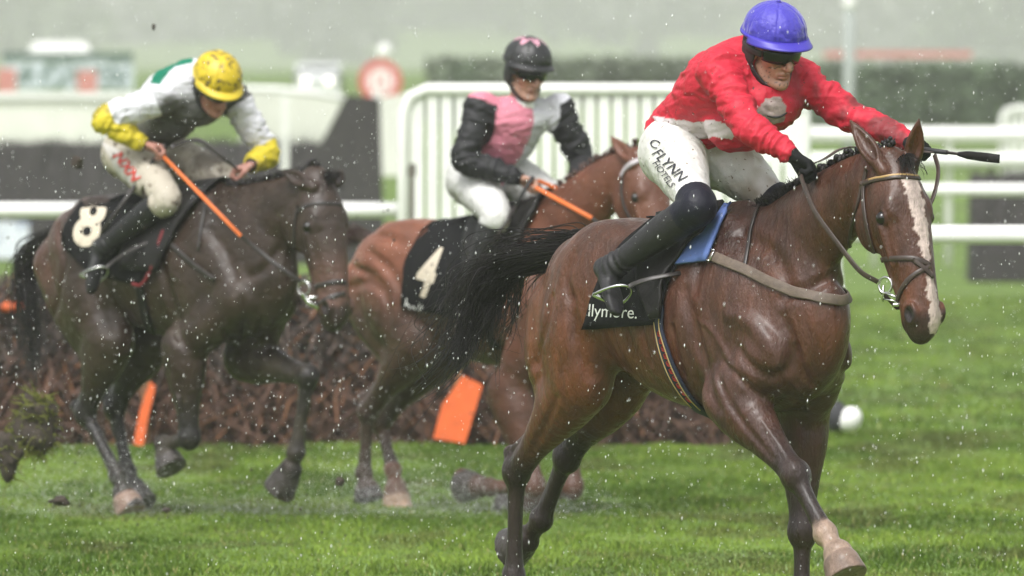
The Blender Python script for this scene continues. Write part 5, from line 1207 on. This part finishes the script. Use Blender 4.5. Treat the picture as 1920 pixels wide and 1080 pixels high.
boards([(690, 185), (760, 175), (790, 330), (700, 330)], 158, 'cream wing panel between the red sign and the gate', 0)
t = thing('wing_rail', 'white cap rail curving above the cream panels left of the red sign', 'rail', at(455, 168, 159.5)); o = V(*t.location); MB().tube([at(x, y, 159.5) - o for x, y in ((440, 166), (520, 168), (600, 176), (648, 186))], .05, 8).build('rail', M_rail, t)
boards([(650, 178), (712, 184), (722, 500), (520, 500), (598, 276)], 152, 'tall sloping dark brush end beside the red sign', 0, M_brush)
# far right white double rails
for py, lb in ((252, 'upper'), (300, 'lower')):
    rail(1380, 2500, py, 150, [1500, 1640, 1780, 1880], f'{lb} of the two far white rails under the dark hedge at the right', .10)
# the round red sign
t = thing('round_sign', 'round red and white course marker on a white post', 'sign', at(713, 150, 270) * V(1, 1, 0) + V(0, 0, float(terrain(270)))); o = V(*t.location); c = at(713, 152, 270) - o
M_red = mat('sign_red', (.58, .09, .08), rough=.5); mb = MB()
def disc(c, r0, r1, y, m, nm):
    a_ = np.linspace(0, 2 * math.pi, 49)[:-1]; v = [c + V(r * math.cos(q_), y, r * math.sin(q_)) for r in (r0, r1) for q_ in a_] + [c + V(r * math.cos(q_), y + .03, r * math.sin(q_)) for r in (r0, r1) for q_ in a_]; n = 48
    f = [(i, (i + 1) % n, n + (i + 1) % n, n + i) for i in range(n)] + [(2 * n + i, 3 * n + i, 3 * n + (i + 1) % n, 2 * n + (i + 1) % n) for i in range(n)] + [(n + i, n + (i + 1) % n, 3 * n + (i + 1) % n, 3 * n + i) for i in range(n)]
    MB().add(v, f).build(nm, m, t, smooth=False)
disc(c, .001, .36, .0, M_rail, 'face'); disc(c, .32, .51, -.01, M_red, 'rim'); MB().box(c + V(-.09, -.02, 0), (.06, .01, .36)).box(c + V(.10, -.02, 0), (.06, .01, .36)).build('numeral', M_red, t, smooth=False); MB().box((0, .09, c[2] / 2), (.14, .06, c[2] + .7)).build('post', M_rail, t, smooth=False)
MB().sphere(c + V(.10, .02, .70), (.17, .1, .2), 14, 10).build('finial', M_rail, t)
t = thing('sign', 'small white and blue board on the turf at the left edge', 'sign', ground_at(20, 492)); o = V(*t.location); MB().box((-.2, 0, .30), (.9, .05, .50)).build('board', mat('pale_blue_board', (.62, .66, .72), rough=.6, spots=(.25, .3, .42), sscale=5, samount=.58), t, smooth=False); MB().box((-.55, .03, .10), (.06, .06, .3)).box((.15, .03, .10), (.06, .06, .3)).build('legs', M_dark, t, smooth=False)

# hedges, bushes, trees
M_leafs = [mat('hedge_leaf', (.095, .135, .075), rough=.7, attr=False, var=.4, vscale=1.2), mat('pale_leaf', (.15, .18, .12), rough=.7, var=.4, vscale=.8), mat('dark_leaf', (.13, .135, .12), rough=.7, var=.3, vscale=.6)]
M_bark = mat('bark', (.07, .055, .045), rough=.9)
def leaves(mb, c, r, n, size, rnd, fillr=.35):
    d = rnd.normal(0, 1, (n, 3)); d /= np.linalg.norm(d, axis=1, keepdims=True); p = np.asarray(c) + d * np.asarray(r) * (fillr + (1 - fillr) * rnd.rand(n, 1) ** .5)
    for k in range(n):
        a = unit(rnd.normal(0, 1, 3)); b = unit(np.cross(a, rnd.normal(0, 1, 3))); s_ = size * rnd.uniform(.6, 1.4); mb.add([p[k] - a * s_, p[k] + b * s_ * .6, p[k] + a * s_, p[k] - b * s_ * .6], [(0, 1, 2, 3)])
def hedge(px0, px1, pt, pb, Y, label, m, dep=1.6, seed=1, n=5000, size=.11):
    a = at(px0, pb, Y); b = at(px1, pb, Y); h = at(px0, pt, Y)[2] - a[2]; w = b[0] - a[0]; zg = float(terrain(Y)); t = thing('hedge', label, 'hedge', (a[0], Y, min(zg, a[2]))); z0 = a[2] - min(zg, a[2]); r = np.random.RandomState(seed); mb = MB()
    mb.box((w / 2, 0, z0 + h * .45), (w - .2, dep * .7, h * .85)); 
    for k in range(n):
        p = V(r.uniform(0, w), (r.rand() - .5) * dep, z0 + h * r.rand() ** .7 + r.normal(0, .05)); 
        if r.rand() < .4: p[1] = -dep / 2 + r.normal(0, .08)
        a_ = unit(r.normal(0, 1, 3)); b_ = unit(np.cross(a_, r.normal(0, 1, 3))); s_ = size * r.uniform(.6, 1.4); mb.add([p - a_ * s_, p + b_ * s_ * .6, p + a_ * s_, p - b_ * s_ * .6], [(0, 1, 2, 3)])
    mb.build('foliage', m, t, smooth=False); MB().box((w / 2, 0, z0 * .5 + .1), (w * .96, .2, z0 + .2)).build('stems', M_bark, t, smooth=False); return t
hedge(1505, 2300, 122, 232, 250, 'long clipped dark green hedge behind the red jacket at the right', M_leafs[0], seed=1)
hedge(800, 1330, 112, 152, 300, 'low pale hedge beyond the white gate', M_leafs[1], seed=2, n=3500)
def tree(px_, pt, Y, w, label, m, seed, group='trees in the mist', name='tree', n=900, size=None):
    r = np.random.RandomState(seed); g = at(px_, 200, Y); zg = float(terrain(Y)) + 0.; top = at(px_, pt, Y)[2]; h = max(top - zg, w * .6); t = thing(name, label, 'tree' if name == 'tree' else 'bush', (g[0], Y, zg), 0, group)
    size = size or w * .045
    if name == 'tree':
        mb = MB(); mb.tube([V(0, 0, -.5), V(.02 * w, 0, h * .3), V(-.02 * w, 0, h * .75)], [w * .05, w * .035, w * .012], 8)
        for k in range(6): a_ = r.uniform(0, 6.3); b = V(0, 0, h * r.uniform(.25, .5)); e = b + V(math.cos(a_) * w * .35, math.sin(a_) * w * .35, h * .25); mb.tube([b, (b + e) / 2 + V(0, 0, .03 * h), e], [w * .02, w * .014, w * .006], 5)
        mb.build('trunk', M_bark, t)
    mb = MB(); k = 9
    for i in range(k): a_ = r.uniform(0, 6.3); q_ = w * .28 * r.rand() ** .5; z = h * (r.uniform(.15, .85) if name == 'tree' else r.uniform(.2, .7)); leaves(mb, (math.cos(a_) * q_, math.sin(a_) * q_, z), (w * .26, w * .26, h * (.22 if name == 'tree' else .3)), n // k, size, r)
    mb.build('crown' if name == 'tree' else 'foliage', m, t, smooth=False); return t
tree(852, 96, 240, 1.5, 'green bush left of the black cap beyond the gate', M_leafs[0], 5, 'bushes beyond the gate', 'bush', 700); tree(815, 122, 245, 1.3, 'lower green bush at the left of the taller one', M_leafs[1], 6, 'bushes beyond the gate', 'bush', 600)
rt = np.random.RandomState(21)
LB = ['misty grey tree at the far left above the tent', 'misty grey tree above the yellow cap', 'broad misty tree at the top between the yellow and the black cap', 'narrow misty tree above the red sign', 'misty tree above the black cap', 'misty tree left of the blue cap', 'misty tree just right of the blue cap', 'misty dark tree above the red strip', 'misty tree above the clipped hedge', 'misty tree at the top right corner']
for i, (x_, Y_, w_, pt_) in enumerate(((-20, 1900, 42, -50), (390, 2300, 54, 10), (620, 2100, 44, -40), (760, 2400, 54, -70), (960, 2300, 58, -70), (1210, 2200, 54, -70), (1330, 2400, 64, -90), (1580, 2100, 46, -60), (1740, 2300, 68, -70), (1900, 1900, 44, -60))):
    tree(x_, pt_, Y_, w_, LB[i], M_leafs[2 if i % 3 else 1], 30 + i, n=1400)
# red flower strip, pole, tent, boards, van
def simple(name, label, cat, px0, px1, pt, pb, Y, m, part='panel', dep=.1, legs=True):
    a = at(px0, pb, Y); b = at(px1, pt, Y); zg = float(terrain(Y)); t = thing(name, label, cat, ((a[0] + b[0]) / 2, Y, zg)); MB().box((0, 0, (a[2] + b[2]) / 2 - zg), (b[0] - a[0], dep, b[2] - a[2])).build(part, m, t, smooth=False)
    if legs and a[2] > zg:
        for sx in (-.45, 0, .45): MB().box((sx * (b[0] - a[0]), dep, (a[2] - zg) / 2), (.10, .08, a[2] - zg)).build('leg', M_rail2, t, smooth=False)
    return t
M_pink = mat('red_banner', (.52, .20, .17), rough=.7)
simple('banner', 'long thin red banner above the clipped hedge', 'banner', 1545, 1822, 96, 108, 253, M_pink)
t = thing('flag_pole', 'white pole in front of the clipped hedge', 'pole', at(1592, 235, 200) * V(1, 1, 0) + V(0, 0, float(terrain(200)))); MB().tube([V(0, 0, -.2), V(0, 0, 3.2)], [.12, .10], 10).build('pole', mat('grey_pole', (.30, .33, .31), rough=.7), t); MB().sphere((0, 0, 3.25), .13, 12, 8).build('finial', M_rail2, t)
t = thing('marquee', 'white tent roof at the far left in the mist', 'tent', at(112, 168, 330) * V(1, 1, 0) + V(0, 0, float(terrain(330)))); z0 = at(0, 108, 330)[2] - t.location.z; z1 = at(0, 78, 330)[2] - t.location.z
MB().add([(-.95, -1, z0), (.95, -1, z0), (.95, 1.4, z0), (-.95, 1.4, z0), (-.75, .2, z1), (.75, .2, z1)], [(0, 1, 5, 4), (1, 2, 5), (2, 3, 4, 5), (3, 0, 4), (3, 2, 1, 0)]).build('roof', M_rail2, t, smooth=False)
for sx in (-.9, .9):
    for sy in (-.95, 1.35): MB().tube([V(sx, sy, 0), V(sx, sy, z0)], .05, 6).build('leg', M_rail2, t)
M_bl = mat('advert_board', (.50, .56, .60), rough=.6, spots=(.10, .16, .14), sscale=3.2, samount=.50)
simple('advert_board', 'pale blue advert board behind the yellow-capped jockey at the left', 'advert board', 6, 250, 116, 168, 300, M_bl); simple('advert_board', 'dark green strip board above the pale blue board', 'advert board', 4, 250, 98, 113, 302, mat('dark_green_board', (.05, .10, .08), rough=.6))
simple('banner', 'small red banner at the left edge in front of the boards', 'banner', -6, 30, 128, 176, 295, M_pink); simple('banner', 'small red banner beside the green striped back of the jockey', 'banner', 145, 182, 132, 180, 295, M_pink)
# van with lit headlights
t = thing('parked_van', 'pale van with lit headlights in the mist above the cream panel', 'van', at(597, 180, 330) * V(1, 1, 0) + V(0, 0, float(terrain(330)))); zt = at(0, 118, 330)[2] - t.location.z; M_van = mat('van_paint', (.62, .64, .64), rough=.4)
mb = MB(); pf_ = [(-2.0, .35), (-2.05, 1.0), (-1.2, 1.15), (-.6, 1.85), (2.6, 1.95), (2.7, .4)]; sc_ = zt / 1.95
for sx in (-.55, .55): pass
v = [(sx, y_, z_ * sc_) for sx in (-.62, .62) for y_, z_ in pf_]; mb.add(v, [(0, 1, 2, 3, 4, 5), (11, 10, 9, 8, 7, 6)] + [(i, 6 + i, 6 + (i + 1) % 6, (i + 1) % 6) for i in range(6)]); mb.build('body', M_van, t, smooth=False)
MB().box((0, -.93, 1.5 * sc_), (1.05, .06, .42 * sc_), rot=[[1, 0, 0], [0, .75, .66], [0, -.66, .75]]).build('windscreen', M_gog, t, smooth=False)
M_lamp = mat('headlight_lit', (1, .93, .82), emit=1.6)
for sx in (-.34, .34): MB().sphere((sx, -2.04, .88 * sc_), (.10, .03, .10), 14, 8).build('headlight', M_lamp, t)
for sx in (-.58, .58):
    for sy in (-1.3, 1.9): mb = MB(); mb.tube([V(sx - .08, sy, .34), V(sx + .08, sy, .34)], .34, 16); mb.build('wheel', M_dark, t)

# ------------------------------------------------------------------ clods, mud, sleet
M_soil = mat('soil', (.040, .030, .022), rough=.9, var=.3, vscale=20, bump=.01, bscale=40)
def clod(px_, py_, dep, r, label, seed, grass=160, cover=.55):
    c = at(px_, py_, dep); t = thing('turf_clod', label, 'clod of turf', c, 0, 'clods thrown up by the hooves'); rn = np.random.RandomState(seed); mb = MB(); mb.sphere((0, 0, 0), np.array(r), 22, 16)
    v = np.vstack(mb.v); v = v * (.15 + 1.7 * fbm(v / max(r) * 2.2 + seed * 3, 4)[:, None]); add_mesh('soil', v, mb.f, M_soil, t)
    if grass:
        mb = MB(); 
        for k in range(grass):
            p = v[rn.randint(len(v))]; d = unit(p * .5 + rn.normal(0, .4 * max(r), 3) + V(-.5, 0, .25) * max(r) * (1 if k % 3 else -1)); ln = rn.uniform(.02, .15) * rn.rand(); q_ = p + d * ln; cc = np.array([.12, .13, .03]) * rn.uniform(.5, 1.5); mb.tube([p, (p + q_) / 2 + rn.normal(0, .008, 3), q_ + V(0, 0, -.015)], [.0035, .003, .001], 3, cap=False, col=cc)
        mb.build('grass_tuft', M_grass, t)
clod(70, 790, 53.5, (.09, .08, .15), 'large ragged clod of turf flying at the left edge beside the hind legs', 1, 420); clod(18, 850, 53, (.06, .05, .11), 'dark clod cut by the left edge near the turf', 3, 60)
clod(637, 903, 52, (.020, .018, .020), 'small round dark clod above the turf between the two rear horses', 6, 0); clod(312, 957, 52, (.020, .018, .011), 'little dark clod low in front of the hind hoof of the dark horse', 7, 0); clod(145, 305, 54, (.026, .03, .03), 'dark clod in the air left of the yellow cuff', 8, 0); clod(113, 940, 51, (.04, .03, .02), 'brown clod on the turf at the lower left', 9, 0); clod(288, 50, 54, (.008, .008, .014), 'tiny dark clod in the air above the striped back', 10, 0)
r = np.random.RandomState(77)
def specks(name, n, box, size, m, el=1.5, cloud=False):
    lo, hi = np.array(box[0]), np.array(box[1]); c = lo + (hi - lo) * r.rand(n, 3)
    if cloud: c = (lo + hi) / 2 + (hi - lo) * r.normal(0, .19, (n, 3)); c[:, 2] = lo[2] + np.abs(r.normal(0, .4, n)) * (hi[2] - lo[2]) * np.exp(-((c[:, 0] - (lo[0] + hi[0]) / 2) / (hi[0] - lo[0]) * 2) ** 2 * 2)
    s_ = size[0] + (size[1] - size[0]) * r.rand(n) ** 3; base = np.array([[1, 0, 0], [-1, 0, 0], [0, 1, 0], [0, -1, 0], [.15, 0, 1], [-.15, 0, -1]]); st = np.ones((n, 3)); st[:, 2] = 1 + (el - 1) * r.rand(n) * 2
    v = c[:, None] + base[None] * (s_[:, None] * st)[:, None]; f0 = np.array([[0, 2, 4], [2, 1, 4], [1, 3, 4], [3, 0, 4], [2, 0, 5], [1, 2, 5], [3, 1, 5], [0, 3, 5]]); f = (np.arange(n)[:, None, None] * 6 + f0[None]).reshape(-1, 3)
    return add_mesh(name, v.reshape(-1, 3), f, m, kind='stuff')
M_sleet = mat('sleet', (.86, .87, .88), rough=.3, spec=.6); M_sleet.node_tree.nodes['Principled BSDF'].inputs['Subsurface Weight'].default_value = 0
specks('sleet', 24000, ((-4.0, 36, 0.02), (4.0, 60, 3.2)), (.0006, .0023), M_sleet, 2.6)
def spray(px_, Y, wd, ht, n):
    q_ = at(px_, 930, Y); specks('water_spray', n, ((q_[0] - wd, Y - 1.0, .0), (q_[0] + wd, Y + 1.0, ht)), (.0007, .0021), M_sleet, 1.2, True)
spray(700, 56.3, .95, .45, 9000); spray(170, 56.3, 1.1, .55, 8000); spray(1000, 56.5, .6, .35, 3000)
specks('mud_spots', 700, ((at(0, 600, 54)[0] - .5, 52, .02), (at(760, 600, 54)[0], 57, 1.6)), (.002, .008), M_soil, 1.2)
# ------------------------------------------------------------------ haze
hm = bpy.data.materials.new('haze'); hm.use_nodes = True; nt = hm.node_tree; nt.nodes.clear(); pv = nt.nodes.new('ShaderNodeVolumePrincipled'); pv.inputs['Color'].default_value = (.96, .96, .97, 1); pv.inputs['Density'].default_value = .0005; pv.inputs['Anisotropy'].default_value = .1
mo = nt.nodes.new('ShaderNodeOutputMaterial'); nt.links.new(pv.outputs[0], mo.inputs['Volume'])
MB().box((0, 2130, 95), (1900, 4300, 210)).build('haze', hm, smooth=False, kind='stuff')
